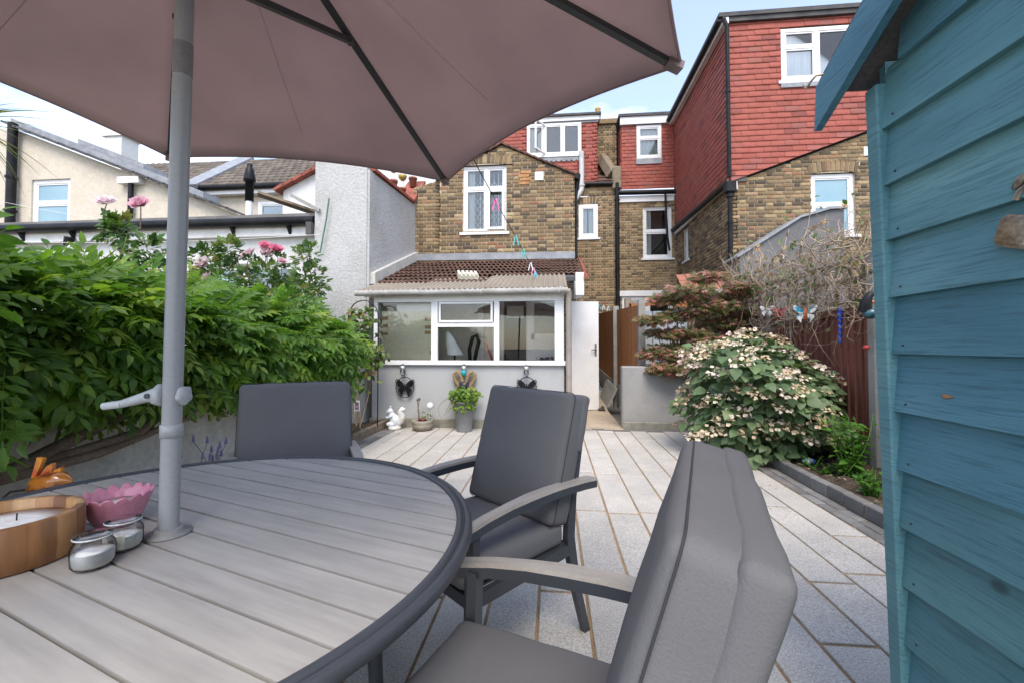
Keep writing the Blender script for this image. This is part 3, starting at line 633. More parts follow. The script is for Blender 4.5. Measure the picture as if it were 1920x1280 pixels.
# grey lean-to of that neighbour
gl = thing('neighbour_lean_to', 'slate grey sloping lean-to beyond the vine covered trellis', 'lean-to', (4.4, 8.2, 0))
MB().prism([(3.4, 8.15, .2), (5.2, 8.15, .2), (5.2, 8.15, 3.66), (4.95, 8.15, 3.64), (4.45, 8.15, 3.5), (3.4, 8.15, 2.84)], (0, .6, 0)).build('clad_wall', mSlateGrey, gl)
MB().prism([(3.34, 8.1, 2.84), (4.43, 8.1, 3.54), (4.95, 8.1, 3.69), (5.24, 8.1, 3.7)][::1] + [(5.24, 8.1, 3.66), (4.95, 8.1, 3.645), (4.45, 8.1, 3.505), (3.34, 8.1, 2.8)], (0, .68, 0)).build('roof_edge', mLead, gl)
po = thing('porch_roof', 'small orange red tiled porch roof with white gutter behind the maple', 'roof', (2.9, 8.4, 0))
ca = np.array([2.45, 8.3, 2.27]); V = []
for r in range(3):
    for k in range(6):
        x = 2.42 + k * .17; MB().prism([(x, 8.2 + r * .16, 2.18 + r * .13 + k * .01), (x + .16, 8.2 + r * .16, 2.18 + r * .13 + k * .01), (x + .16, 8.4 + r * .16, 2.32 + r * .13 + k * .01), (x, 8.4 + r * .16, 2.32 + r * .13 + k * .01)], (0, 0, .025)).build('roof_tile', mTerracotta, po)
MB().tube([(2.4, 8.16, 2.15), (3.5, 8.16, 2.21)], .05, 8).build('gutter', mWhite, po)
for x in (2.4, 3.45): MB().box((x - .04, 8.2, 0), (x + .04, 8.28, 2.16)).build('post', mWhiteOld, po)

# ------------------------------------------------------------------ left-hand neighbours
gw = thing('rendered_wall', 'tall pale grey rough rendered boundary wall with red tile coping', 'wall', (-3.3, 6.6, 0))
MB().prism([(-2.96, 6.6, 0), (-2.96, 9.6, 0), (-2.96, 9.6, 4.8), (-2.96, 9.3, 4.78), (-2.96, 8.66, 4.2), (-2.96, 7.0, 4.07), (-2.96, 6.6, 4.05)], (-.3, 0, 0)).build('parapet', mGreyRender, gw)
MB().prism([(-3.88, 6.58, 0), (-3.0, 6.58, 0), (-3.0, 6.58, 4.18), (-3.88, 6.58, 4.24)], (0, .35, 0)).build('pier', mGreyRender, gw)
cs = MB(); cs.cbox((-3.98, 6.48, 1.44), (-3.55, 6.6, 1.56), .02); cs.build('ledge', mWhiteOld, gw)
for k in range(12):
    y = 6.7 + k * .17; z = 4.08 + (y - 6.7) * .068
    MB().bar((-3.11, y, z + .02), (-3.11, y + .175, z + .028), .4, .05).build('coping_tile', mRedCoping, gw)
for k in range(5):
    y = 8.68 + k * .15; z = 4.23 + (y - 8.66) * .9
    MB().bar((-3.11, y, z), (-3.11, y + .16, z + .15), .4, .05).build('coping_tile', mRedCoping, gw)
# mortar fillet along the lean-to roof against this wall
MB().prism([(-2.97, 6.65, 2.2), (-2.97, 8.85, 3.02), (-2.97, 8.85, 3.2), (-2.97, 6.65, 2.38)], (.09, 0, 0)).build('mortar_fillet', mOldWall, gw)
wg = thing('white_gable_house', 'white rendered gable with red verge tiles beyond the grey wall', 'house', (-4.3, 9.8, 0))
MB().prism([(-6.6, 9.8, 0), (-2.75, 9.8, 0), (-2.75, 9.8, 5.1), (-4.6, 9.8, 5.95), (-6.5, 9.8, 5.05), (-6.6, 9.8, 5.0)], (0, .3, 0)).build('wall', mWhiteRender, wg)
for k in range(9):
    t = k / 9; MB().bar((-6.75 + 2.15 * t, 9.78, 4.97 + 1.0 * t), (-6.75 + 2.15 * (t + .115), 9.78, 4.99 + 1.0 * (t + .115)), .3, .07).build('verge_tile', mRedCoping, wg)
for k, (py, pr) in enumerate(((8.0, .075), (8.5, .07), (9.15, .085))):
    z = 4.13 + (py - 6.7) * .066 if py < 8.7 else 4.72
    t = thing('wall_planter', ['terracotta pot with brass topped lamp, first on the coping from the umbrella pole', 'terracotta pot with brass topped lamp in the dip of the coping', 'terracotta pot with brass topped lamp highest on the coping'][k], 'planter', (-3.11, py, z), group='lamp pots on the wall coping')
    MB().lathe([(pr * .7, 0), (pr, .17), (pr * 1.12, .17), (pr * 1.12, .21), (pr * .95, .21), (pr * .9, .16), (0, .16)], (-3.11, py, z), 16).build('pot', mTerracotta, t)
    MB().tube([(-3.11, py, z + .15), (-3.11, py, z + .36)], .02, 8).build('stem', mWhiteOld, t)
    MB().lathe([(.02, 0), (.07, .05), (.09, .1), (.085, .12), (0, .13)], (-3.11, py, z + .35), 14).build('lamp_top', M('brass_lamp', (.45, .32, .08), .4, metal=.6, c2=(.3, .2, .06), bmp=.1), t)
ex = thing('flat_roof_extension', 'white rendered flat roof extension with black gutter behind the wisteria', 'extension', (-7.5, 6.9, 0))
EW = (-6.4, -4.35, 1.75, 2.62)
def holed(parent, name, O, N, poly, holes, mat, th=.2):
    x, y = axes(N); O = np.array(O, float); zs = sorted({p[1] for p in poly} | {h[2] for h in holes} | {h[3] for h in holes}); mb = MB()
    for z0, z1 in zip(zs[:-1], zs[1:]):
        lo, hi = spans(poly, z0 + 1e-4, [h for h in holes if h[2] <= z0 + 1e-3 and h[3] >= z1 - 1e-3]), spans(poly, z1 - 1e-4, [h for h in holes if h[2] <= z0 + 1e-3 and h[3] >= z1 - 1e-3])
        holes_ok = lambda sp: sp
        lo = spans(poly, z0 + 1e-4, [(h[0], h[1], z0 - 1, z1 + 1) for h in holes if h[2] <= z0 + 1e-3 and h[3] >= z1 - 1e-3]); hi = spans(poly, z1 - 1e-4, [(h[0], h[1], z0 - 1, z1 + 1) for h in holes if h[2] <= z0 + 1e-3 and h[3] >= z1 - 1e-3])
        for (a, b), (c, d) in zip(lo, hi):
            Q = [O + x * a + [0, 0, z0 - O[2]], O + x * b + [0, 0, z0 - O[2]], O + x * d + [0, 0, z1 - O[2]], O + x * c + [0, 0, z1 - O[2]]]
            mb.prism(Q, tuple(y * th))
    return mb.build(name, mat, parent)
EW2 = (-7.6, -6.75, 1.75, 2.62)
holed(ex, 'wall', (0, 6.9, 0), FY, [(-12.5, 0), (-3.9, 0), (-3.9, 3.12), (-12.5, 3.12)], [EW, EW2], mWhiteRender)
window(ex, (0, 6.9, 0), FY, *EW, mull=(.5,), fw=.06, inset=.04); window(ex, (0, 6.9, 0), FY, *EW2, fw=.06, inset=.04)
MB().box((-12.5, 6.78, 3.06), (-3.98, 6.9, 3.27)).build('fascia', mWhiteOld, ex)
MB().box((-12.5, 6.74, 3.3), (-3.92, 9.2, 3.42)).build('flat_roof', mFlatRoof, ex)
MB().tube([(-12.5, 6.7, 3.3), (-3.95, 6.7, 3.28)], .075, 12).build('gutter', mBlack, ex)
for k in range(8): MB().prism([(-11.6 + k * 1.02, 6.7, 3.2), (-11.6 + k * 1.02, 6.78, 3.08), (-11.6 + k * 1.02, 6.78, 3.25), (-11.6 + k * 1.02, 6.64, 3.24)], (.05, 0, 0)).build('gutter_bracket', mBlack, ex)
MB().box((-12.5, 6.93, 3.421), (-3.93, 7.05, 3.47)).build('roof_kerb', mFelt, ex)
g0 = at(130, 445, Y=6.7); g1 = at(128, 462, Y=6.72); g2 = at(205, 492, Y=6.78); g3 = at(212, 545, Y=6.82)
pipe(ex, [g0, g1], .07, mBlack, 'gutter_outlet'); pipe(ex, [g1, g2, g3], .055, mGreyPlastic, 'waste_pipe')
MB().box((-3.99, 6.5, 3.0), (-3.9, 6.6, 3.2)).build('eaves_end', mFelt, ex)
lp = at(130, 482, Y=6.82); lm = MB(); lm.lathe([(.05, 0), (.085, .2), (.09, .21), (0, .24)], tuple(lp - np.array([0, 0, .15])), 4); lm.box((lp[0] - .03, 6.83, lp[2] - .05), (lp[0] + .03, 6.9, lp[2] + .06))
solo('wall_lantern', lm, M('lantern_grey', (.22, .24, .22), .4, bmp=.05), 'square grey lantern under the black gutter of the white extension', 'lantern')
cw = thing('cream_house', 'cream rendered house with sloping slate verge and white window', 'house', (-11, 9, 0))
CWN = (-12.49, -11.45, 4.0, 5.18)
holed(cw, 'wall', (0, 9, 0), FY, [(-15.5, 0), (-7.0, 0), (-7.0, 4.12), (-12.95, 6.42), (-15.5, 6.7)], [CWN], mCream)
window(cw, (0, 9, 0), FY, *CWN, trans=(.52,), fw=.09, inset=.04, pane=mGlassBlue, room=False)
for k in range(16):
    t0, t1 = k / 16, (k + 1.05) / 16; P0 = np.array([-13.1, 8.95, 6.55]); P1 = np.array([-6.9, 8.95, 4.13])
    MB().bar(P0 + (P1 - P0) * t0, P0 + (P1 - P0) * t1 - np.array([0, 0, .012]), .3, .05).build('verge_slate', mFelt, cw)
P0 = np.array([-13.1, 8.98, 6.56]); P1 = np.array([-8.0, 8.98, 4.57])
MB().prism([P0, P1, P1 + np.array([0, .5, .02]), P0 + np.array([0, .5, .02])], (0, 0, .16)).build('parapet_capping', mLead, cw)
MB().prism([P0 + (P1 - P0) * .36 + np.array([0, 0, .155]), P0 + (P1 - P0) * .7 + np.array([0, 0, .155]), P0 + (P1 - P0) * .72 + np.array([0, .5, .16]), P0 + (P1 - P0) * .38 + np.array([0, .5, .16])], (0, 0, .13)).build('parapet_capping', mLead, cw)
pipe(cw, [(-12.85, 8.86, 6.5), (-12.85, 8.86, 3.4)], .09, mBlack, brackets=[(-12.85, 8.86, 5.2), (-12.85, 8.86, 4.4)])
pipe(cw, [(-9.75, 8.9, 4.98), (-9.75, 8.9, 3.4)], .055, mBlack); MB().box((-10.05, 8.84, 4.95), (-9.5, 9.0, 5.1)).build('eaves_box', mWhite, cw)
tr = thing('tiled_roof_house', 'cream house with brown grey tiled roof and lead hip behind the umbrella pole', 'house', (-8.5, 10.5, 0))
MB().box((-12.8, 10.55, 0), (-6.75, 10.8, 5.3)).build('wall', mCream, tr)
MB().box((-12.8, 10.35, 5.18), (-6.75, 10.55, 5.34)).build('eaves', mWhite, tr); MB().tube([(-12.8, 10.3, 5.36), (-6.75, 10.3, 5.34)], .07, 10).build('gutter', mBlack, tr)
rf = MB().prism([(-13.5, 10.3, 5.4), (-6.7, 10.3, 5.4), (-6.7, 12.4, 7.0), (-13.5, 12.4, 7.0)], (0, 0, -.08)).build('roof', mRoofGrey, tr)
mats = []; tid = []
for r in range(10):
    for k in range(33):
        m = np.eye(4); m[:3, 0] = (.2, 0, 0); m[:3, 1] = (0, -.02, .05); m[:3, 2] = (0, .23, .172); m[:3, 3] = (-13.4 + k * .203 + (.1 if r % 2 else 0), 10.28 + r * .212, 5.41 + r * .1615); mats.append(m)
TT = (np.array([(0, 0, 0), (.35, 0, 0), (.5, 0, 0), (.65, 0, 0), (1, 0, 0), (0, .5, 0), (.35, .5, 0), (.5, 1, 0), (.65, .5, 0), (1, .5, 0), (0, .2, 1), (.35, .2, 1), (.5, .7, 1), (.65, .2, 1), (1, .2, 1)], float),
      np.array([(0, 1, 6, 5), (1, 2, 7, 6), (2, 3, 8, 7), (3, 4, 9, 8), (5, 6, 11, 10), (6, 7, 12, 11), (7, 8, 13, 12), (8, 9, 14, 13)]))
pieces(rf, 'roof_tile', 'roof_tiles', [TT], mats, [0] * len(mats), mRoofGrey, 300)
h0, h1 = at(352, 350, Y=10.2), at(462, 298, Y=12.4); MB().bar(h0, h1, .5, .1).build('hip_capping', mLead, tr)
tw = at(470, 390, Y=10.5)
window(tr, (0, 10.53, 0), FY, tw[0] + .2, tw[0] + 1.0, 4.2, 5.0, fw=.08, inset=-.02, sill=False)
ch = thing('far_chimney', 'brick chimney with white rendered side beyond the cream house', 'chimney', (-14.2, 13, 0))
ca, cb = at(196, 262, Y=13), at(228, 262, Y=13); cd = at(305, 262, Y=13)
MB().box((ca[0], 13, 4), (cb[0], 13.6, ca[2] + .1)).build('rendered_side', mWhiteRender, ch); MB().box((ca[0] - .08, 12.95, ca[2] + .1), (cb[0] + .05, 13.65, ca[2] + .25)).build('cap', mWhiteRender, ch)
wall_pieces(ch, 'wall', 'brick', 'brick_courses', (0, 13.02, 0), FY, [(cb[0] + .01, 6.2), (cd[0], 6.2), (cd[0], 7.05), (cb[0] + .01, 7.6)], [], mBrickFar, mMortar, nsingle=60)
MB().box((cb[0] + .01, 13.12, 4), (cd[0], 13.6, 7.0)).build('core', mBrickFar, ch)
fl = at(467, 400, Y=7.6); ft = at(467, 326, Y=7.6)
flu = thing('boiler_flue', 'black capped white boiler flue standing on the flat roof', 'flue', (fl[0], 7.6, 3.42))
zt = ft[2]; MB().tube([(fl[0], 7.6, 3.42), (fl[0], 7.6, 3.42 + (zt - 3.42) * .5)], .062, 14).build('lower_pipe', mWhite, flu)
MB().lathe([(.075, 0), (.075, .38), (.1, .38), (.11, .42), (.085, .55), (.075, .62), (.05, .66), (.05, .72), (0, .72)], (fl[0], 7.6, 3.42 + (zt - 3.42) * .5), 14).build('cap', mBlack, flu)
pk = MB(); pa, pb_, = at(484, 366, Y=6.7), at(592, 402, Y=7.2); pk.bar(pa + np.array([0, 0, .02]), pb_ + np.array([0, 0, .02]), .22, .04)
solo('roof_plank', pk, M('grey_weathered_plank', (.26, .2, .14), .9, c2=(.16, .12, .08), scale=5), 'weathered timber plank propped over the flat roof edge', 'plank')
ld = thing('roof_ladder', 'short metal ladder end leaning against the grey wall', 'ladder', tuple(at(590, 400, Y=7.0)))
la, lb = at(552, 370, Y=7.0), at(605, 398, Y=6.62)
for s in (-.09, .09): MB().bar(la + np.array([0, s, 0]), lb + np.array([0, s, 0]), .03, .05).build('rail', mGutter, ld)
for k in range(4): q = la + (lb - la) * (k + .5) / 4; MB().bar(q + np.array([0, -.09, 0]), q + np.array([0, .09, 0]), .025, .025).build('rung', mGutter, ld)
c0, c1 = at(617, 372, Y=6.5), at(600, 475, Y=6.5)
solo('garden_cane', MB().tube([c0, at(612, 410, Y=6.5), c1], .012, 6), M('green_cane', (.06, .16, .1), .6), 'thin green cane tied beside the grey rendered pier', 'cane')
# ------------------------------------------------------------------ lean-to conservatory
cn = thing('lean_to_conservatory', 'white framed lean-to with corrugated roof and grey painted wall below', 'conservatory', (-1.3, 6.2, 0))
YC = 6.2
MB().box((-2.72, YC, 0), (.15, YC + .14, .915)).build('wall', mWallPaint, cn)
pl = MB().cbox((-2.75, YC - .035, -.02), (.17, YC - .001, .13), .012).build('plinth', mPlinth, cn)
fr = MB()
for x0, x1 in ((-2.705, -2.648), (-1.817, -1.719), (-.872, -.793), (.016, .15)): fr.box((x0, YC + .01, .985), (x1, YC + .09, 1.85))
fr.box((-2.705, YC + .005, 1.851), (.15, YC + .1, 1.935)); fr.box((-1.718, YC + .012, 1.476), (-.873, YC + .088, 1.539))
wf = fr.build('window_frame', mWhite, cn)
MB().cbox((-2.74, YC - .05, .917), (.17, YC + .12, .984), .006).build('sill', mWhite, cn)
for (a, b, c, d) in ((-2.648, -1.817, .985, 1.85), (-1.719, -.872, .985, 1.476), (-.793, .016, .985, 1.85)): MB().box((a, YC + .045, c), (b, YC + .049, d)).build('pane', mGlassClear, wf)
tl = MB(); a, b, c, d = -1.7, -.89, 1.545, 1.845
for q in ((a, a + .03, c, d), (b - .03, b, c, d), (a + .03, b - .03, c, c + .03), (a + .03, b - .03, d - .03, d)): tl.box((q[0], YC - .004, q[2]), (q[1], YC + .05, q[3]))
top = tl.build('top_light', mWhite, cn); MB().box((a + .028, YC + .02, c + .028), (b - .028, YC + .024, d - .028)).build('pane', mGlassClear, top)
MB().box((-2.85, YC - .02, 1.936), (.17, YC + .05, 2.0)).build('fascia', mWhiteOld, cn)
MB().tube([(-2.93, YC - .13, 1.975), (.2, YC - .13, 1.985)], .045, 12).build('gutter', mGutter, cn)
for x in (-2.7, -1.95, -1.05, .06): MB().tube([(x, YC - .13, 1.975), (x + .03, YC - .13, 1.976)], .053, 12).build('gutter_bracket', mGutter, cn)
MB().tube([(.2, YC - .13, 1.985), (.215, YC - .1, 1.94), (.215, YC - .06, 1.86), (.215, YC - .06, .02)], .042, 12).build('downpipe', M('brown_grey_pipe', (.28, .24, .2), .6, c2=(.36, .33, .3), scale=5, bmp=.15), cn)
def corrugated(x0, x1, y0, z0, y1, z1, mat, name, pitch=.076, amp=.017):
    n = int((x1 - x0) / pitch * 8); V = []; F = []; m = 3
    for j in range(m + 1):
        t = j / m; sag = -.006 * math.sin(math.pi * t)
        for i in range(n + 1):
            x = x0 + (x1 - x0) * i / n; V.append((x, y0 + (y1 - y0) * t, z0 + (z1 - z0) * t + amp * math.sin(2 * math.pi * x / pitch) + sag))
    for j in range(m):
        for i in range(n): a = j * (n + 1) + i; F.append((a, a + 1, a + n + 2, a + n + 1))
    mb = MB(); mb.add(V, F, True); b = len(mb.v); mb.add([(v[0], v[1], v[2] - .004) for v in V], [tuple(reversed(f)) for f in F], True)
    edge = list(range(n + 1)); mb.add([V[i] for i in edge] + [(V[i][0], V[i][1], V[i][2] - .004) for i in edge], [(i, i + 1, n + 2 + i, n + 1 + i) for i in range(n)])
    return mb.build(name, mat, cn)
mCorr = M('weathered_corrugated_sheet', (.34, .29, .235), .8, c2=(.2, .165, .13), scale=2.5, lo=.42, hi=.75, stretch=(1, .5, 1), fine=60, fineamt=.2, bmp=.3)
mCorr = clothmat('weathered_corrugated_grp', (.36, .31, .25), .3, 60)
corrugated(-2.9, -1.95, YC - .16, 2.005, 7.1, 2.33, mCorr, 'roof_sheet'); corrugated(-2.0, -.98, YC - .17, 2.012, 7.15, 2.36, mCorr, 'roof_sheet'); corrugated(-1.03, .2, YC - .16, 2.02, 7.3, 2.42, mCorr, 'roof_sheet')
# side walls
MB().box((-2.72, YC + .14, 0), (-2.66, 8.78, 2.0)).build('side_wall', mWhiteRender, cn)
sw = MB(); sw.box((.1, YC + .14, 0), (.149, 7.85, .92)); sw.box((.1, 7.78, .92), (.149, 7.85, 2.0)); sw.box((.1, YC + .15, 1.85), (.149, 7.78, 2.0)); sw.box((.1, 6.95, .92), (.149, 7.02, 1.85)); sw.build('side_wall', mWhiteOld, cn)
MB().box((.12, YC + .16, .93), (.124, 7.78, 1.85)).build('side_pane', mGlassClear, cn)
MB().box((.1, 8.55, 0), (.16, 8.8, 2.3)).build('side_wall', mWhiteOld, cn)
MB().box((-2.66, YC + .14, 0), (.1, 8.74, .03)).build('interior_floor', M('interior_floor', (.5, .46, .42), .6), cn)
mPlaster = M('beige_plaster', (.74, .65, .57), .85, c2=(.66, .58, .5), scale=2)
ib = MB(); ib.box((-2.66, 7.15, .03), (-.84, 7.25, 2.3)); ib.box((-.46, 7.15, .03), (.1, 7.25, 2.3)); ib.box((-.84, 7.15, 1.98), (-.46, 7.25, 2.3)); ib.build('back_wall', mPlaster, cn)
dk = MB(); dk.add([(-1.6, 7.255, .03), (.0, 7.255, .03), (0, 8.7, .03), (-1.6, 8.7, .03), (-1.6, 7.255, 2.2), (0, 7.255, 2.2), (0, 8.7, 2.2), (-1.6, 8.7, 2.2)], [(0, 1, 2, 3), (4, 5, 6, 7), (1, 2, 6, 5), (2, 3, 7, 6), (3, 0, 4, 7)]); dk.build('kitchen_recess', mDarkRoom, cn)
idr = MB()
for q in ((-.44, -.37, .03, 1.98), (0.03, .09, .03, 1.98), (-.37, 0.03, 1.9, 1.98), (-.37, .03, 1.3, 1.4), (-.37, -.32, .03, 1.9)): idr.box((q[0], 7.09, q[2]), (q[1], 7.145, q[3]))
idr.box((-.32, 7.11, .03), (.03, 7.142, 1.3)); dd = idr.build('interior_door', M('ivory_upvc', (.74, .71, .66), .5, bmp=.03), cn)
MB().box((-.32, 7.11, 1.4), (.03, 7.116, 1.9)).build('pane', M('dark_reflecting_pane', (.06, .06, .065), .15, bmp=0), dd)
cab = MB()
for x in (-1.28, -1.02): cab.cbox((x, 7.02, .03), (x + .12, 7.145, 2.1), .008)
cab.build('door_frame_post', M('ivory_timber', (.7, .65, .58), .6), cn)
MB().box((-.78, 7.12, 1.66), (-.5, 7.13, 1.86)).build('pinned_notice', M('pale_notice', (.6, .58, .52), .8), cn)
# white outward-opening door
A, B = np.array([.27, 7.9, .03]), np.array([.83, 8.02, .03])
d = (B - A) / np.linalg.norm(B - A); nrm = np.array([d[1], -d[0], 0])
dr = MB().prism([A, B, B + np.array([0, 0, 1.985]), A + np.array([0, 0, 1.985])], tuple(-nrm * .045)).build('door', mWhite, cn)
hd = MB(); hp_ = B - d * .06 + np.array([0, 0, 1.1]); hd.bar(hp_ + nrm * .006 - np.array([0, 0, .11]), hp_ + nrm * .006 + np.array([0, 0, .11]), .035, .012, tuple(nrm)); hd.tube([hp_ + nrm * .01, hp_ + nrm * .05, hp_ + nrm * .05 - d * .1], .01, 8); hd.build('handle', M('brushed_steel', (.5, .5, .5), .3, metal=.9, bmp=.05), dr)
st = MB(); q = B + d * .03 + nrm * .05; st.cbox((q[0] - .06, q[1] - .04, .015), (q[0] + .07, q[1] + .06, .06), .02); st.sphere((q[0] + .02, q[1], .075), .035)
solo('door_stop', st, M('dark_rubber', (.06, .055, .05), .8), 'small dark door stop wedged at the foot of the white door', 'door stop')
# tiled lean-to roof between the brick wall and the corrugated sheets
rz_ = thing('lean_to_tiled_roof', 'dark brown rolled tile roof above the corrugated sheets', 'roof', (-1.2, 7.9, 2.2))
und = MB().prism([(-2.95, 6.72, 2.185), (-1.0, 6.72, 2.185), (-1.0, 7.1, 2.33), (.46, 7.1, 2.33), (.46, YO - .001, 2.93), (-2.95, YO - .001, 2.93)], (0, 0, -.06)).build('underlay', mFelt, rz_)
nx = 24; prof = [(i / nx, .5 + .5 * math.cos(2 * math.pi * 3 * i / nx)) for i in range(nx + 1)]
Vt = [(x, 0, y) for x, y in prof] + [(x, .5, y) for x, y in prof] + [(x, 1, y) for x, y in prof] + [(x, 0, y - 1.1) for x, y in prof]; n1 = nx + 1
Ft = [(j * n1 + i, j * n1 + i + 1, (j + 1) * n1 + i + 1, (j + 1) * n1 + i) for j in range(2) for i in range(nx)] + [(3 * n1 + i, 3 * n1 + i + 1, i + 1, i) for i in range(nx)]
sl = (2.96 - 2.21) / (8.8 - 6.74); mats = []
for r in range(8):
    y = 6.74 + r * .262; z = 2.215 + (y - 6.74) * sl
    for k in range(13):
        x = -2.93 + k * .262
        if r < 2 and x > -1.25 + random.uniform(-.05, .05): continue
        m = np.eye(4); m[:3, 0] = (.266, 0, 0); m[:3, 1] = (0, .31, .31 * sl - .045); m[:3, 2] = (0, 0, .024); m[:3, 3] = (x, y + random.uniform(-.006, .006), z + .03 + random.uniform(0, .006)); mats.append(m)
pieces(rz_, 'roof_tile', 'roof_tiles', [(np.array(Vt), np.array(Ft))], mats, [0] * len(mats), mRoofBrown, 300, smooth=True)
eb = MB(); eb.cbox((.36, 7.05, 2.02), (.5, 7.55, 2.4), .008); eb.build('eaves_box', mWhite, rz_)
MB().prism([(.5, 7.0, 2.36), (.56, 7.0, 2.32), (.56, YO - .03, 2.98), (.5, YO - .03, 3.02)], (0, 0, -.05)).build('verge', mRedCoping, rz_)
wall_pieces(rz_, 'pier', 'brick', 'brick_courses', (0, 8.3, 0), FY, [(.17, .02), (.44, .02), (.44, 2.4), (.17, 2.4)], [], mBrick, mMortar, nsingle=70)
# things seen through the panes
bd = thing('taped_board', 'cream board taped behind the first conservatory pane', 'board', (-2.22, 6.34, .98))
MB().box((-2.63, 6.33, .98), (-1.83, 6.345, 1.72)).build('sheet', M('cream_board', (.74, .69, .5), .7, c2=(.68, .63, .46), scale=3), bd)
MB().box((-2.4, 6.35, 1.72), (-1.83, 6.36, 1.83)).build('upper_sheet', mWhite, bd)
mTape = M('brown_tape', (.33, .22, .1), .5)
for x0, x1, z in ((-2.64, -2.53, 1.62), (-2.64, -2.53, 1.5), (-2.64, -2.53, 1.38), (-1.95, -1.82, 1.6), (-1.95, -1.82, 1.48), (-1.95, -1.82, 1.4), (-1.87, -1.82, 1.1)): MB().box((x0, 6.322, z - .025), (x1, 6.328, z + .025)).build('tape_strip', mTape, bd)
bg = MB(); V = []; F = []
for j in range(9):
    for i in range(13):
        a = 2 * math.pi * i / 12; t = j / 8; r = .02 + .1 * t ** .7; V.append((-1.62 + .12 * t + r * math.cos(a) * (1 + .2 * math.sin(3 * a)), 6.42 + .4 * r * math.sin(a), 1.42 - .36 * t))
for j in range(8):
    for i in range(12): F.append((j * 13 + i, j * 13 + i + 1, (j + 1) * 13 + i + 1, (j + 1) * 13 + i))
solo('carrier_bag', bg.add(V, F, True), M('white_bag_plastic', (.75, .76, .74), .5, bmp=.4, bscale=12), 'crumpled white carrier bag hanging behind the middle pane', 'bag')
vc = thing('vacuum_cleaner', 'black upright vacuum cleaner behind the middle pane', 'vacuum', (-1.12, 6.6, .03))
hp = [at(882, 690, Y=6.6), at(880, 655, Y=6.6), at(886, 632, Y=6.6), at(894, 628, Y=6.6), at(898, 640, Y=6.6), at(893, 660, Y=6.6), at(887, 690, Y=6.6)]
MB().tube(hp, .03, 10).build('handle', mBlack, vc); MB().cbox((hp[0][0] - .08, 6.52, .1), (hp[0][0] + .14, 6.7, .75), .04).build('body', mBlack, vc); MB().cbox((hp[0][0] - .12, 6.45, .03), (hp[0][0] + .18, 6.75, .11), .03).build('head', mBlack, vc)
MB().tube([hp[0], (hp[0][0] + .03, 6.6, .7)], .028, 10).build('tube', mGutter, vc)
mp_ = MB(); mp_.tube([at(911, 641, Y=6.5), at(925, 680, Y=6.5), (-.72, 6.5, .05)], .017, 8); solo('mop_handle', mp_, M('red_handle', (.42, .03, .03), .4), 'red mop handle leaning behind the middle pane', 'mop')
solo('short_broom', MB().tube([at(852, 655, Y=6.5), at(853, 690, Y=6.5), (-1.52, 6.5, .05)], [.014, .02, .02], 8), mBlack, 'short black broom handle behind the middle pane', 'broom')
rg = MB(); V = [];
for k in range(9): rg.sphere((-.22 + k * .03 + random.uniform(-.01, .01), 6.3 + random.uniform(-.02, .02), 1.01 + random.uniform(0, .02)), .035, 8, 6, (1.2, 1, .6))
solo('folded_cloth', rg, M('dark_patterned_cloth', (.06, .04, .06), .9, c2=(.5, .45, .45), scale=28, lo=.5, hi=.55), 'dark patterned cloth bundled on the inner sill by the door', 'cloth')

cr = thing('plastic_tray', 'upturned cream plastic tray lying on the lean-to roof', 'tray', (-1.42, 7.05, 2.3))
t = Matrix.Rotation(R(18), 3, 'Z') @ Matrix.Rotation(R(24), 3, 'X'); tc_ = Vector((-1.42, 6.98, 2.36)); mTray = M('cream_plastic', (.62, .6, .5), .6, c2=(.45, .43, .34), scale=6)
def loc(v): return tc_ + t @ Vector(v)
def tbox(a, b):
    m = MB().box(a, b); m.v = [tuple(loc(v)) for v in m.v]; return m
tbox((-.17, -.12, -.03), (.17, .12, .03)).build('base', mTray, cr)
for k in range(5): tbox((-.17 + k * .07, -.12, .031), (-.13 + k * .07, .12, .06)).build('rib', mTray, cr)

# ------------------------------------------------------------------ low garden wall, passage fence, gate, slabs
lw = thing('garden_wall', 'low grey rendered wall end beside the concrete passage', 'wall', (1.6, 6.4, 0))
MB().cbox((.985, 6.33, 0), (3.0, 6.5, .905), .018).build('wall', mLowWall, lw)
MB().cbox((.975, 6.3, -.02), (3.0, 6.329, .11), .012).build('footing', mPlinth, lw)
pf = thing('passage_fence', 'orange brown boarded fence with concrete posts along the passage', 'fence', (1.25, 9, .3))
def gz(y): return .03 + max(0, y - 8) * .15
def fx_(y): return 1.15 + (9 - y) * .115
y = 6.95
while y < 11.8:
    z0 = gz(y) + .38; z1 = 1.86 + (y - 7.3) * .03
    MB().prism([(fx_(y), y, z0), (fx_(y + .098), y + .098, z0), (fx_(y + .098), y + .098, z1), (fx_(y), y, z1)], (.018 + random.uniform(0, .006), 0, 0)).build('board', mFenceOrange, pf); y += .1
for y in (6.9, 8.45, 10.2, 11.85): MB().box((fx_(y) - .06, y - .05, 0), (fx_(y) + .04, y + .05, 1.93 + (y - 7.3) * .03)).build('post', mConcPost, pf)
for a, b in ((6.95, 8.4), (8.5, 10.15), (10.25, 11.8)): MB().prism([(fx_(a) - .015, a, gz(a)), (fx_(b) - .015, b, gz(b)), (fx_(b) - .015, b, gz(b) + .375), (fx_(a) - .015, a, gz(a) + .375)], (.05, 0, 0)).build('gravel_board', mConcPost, pf)
me = pth.data
for v in me.vertices: v.co.z += gz(v.co.y) - .03
gt = thing('arched_gate', 'pale grey double gate under an arched fence top behind the maple', 'gate', (1.8, 7.9, 0))
for x0, x1 in ((1.42, 1.78), (1.79, 2.4)): MB().cbox((x0, 7.92, .3), (x1, 7.96, 1.82), .01).build('leaf', mGateGrey, gt)
MB().box((1.47, 7.905, .4), (1.72, 7.918, 1.7)).build('panel', mGateGrey, gt)
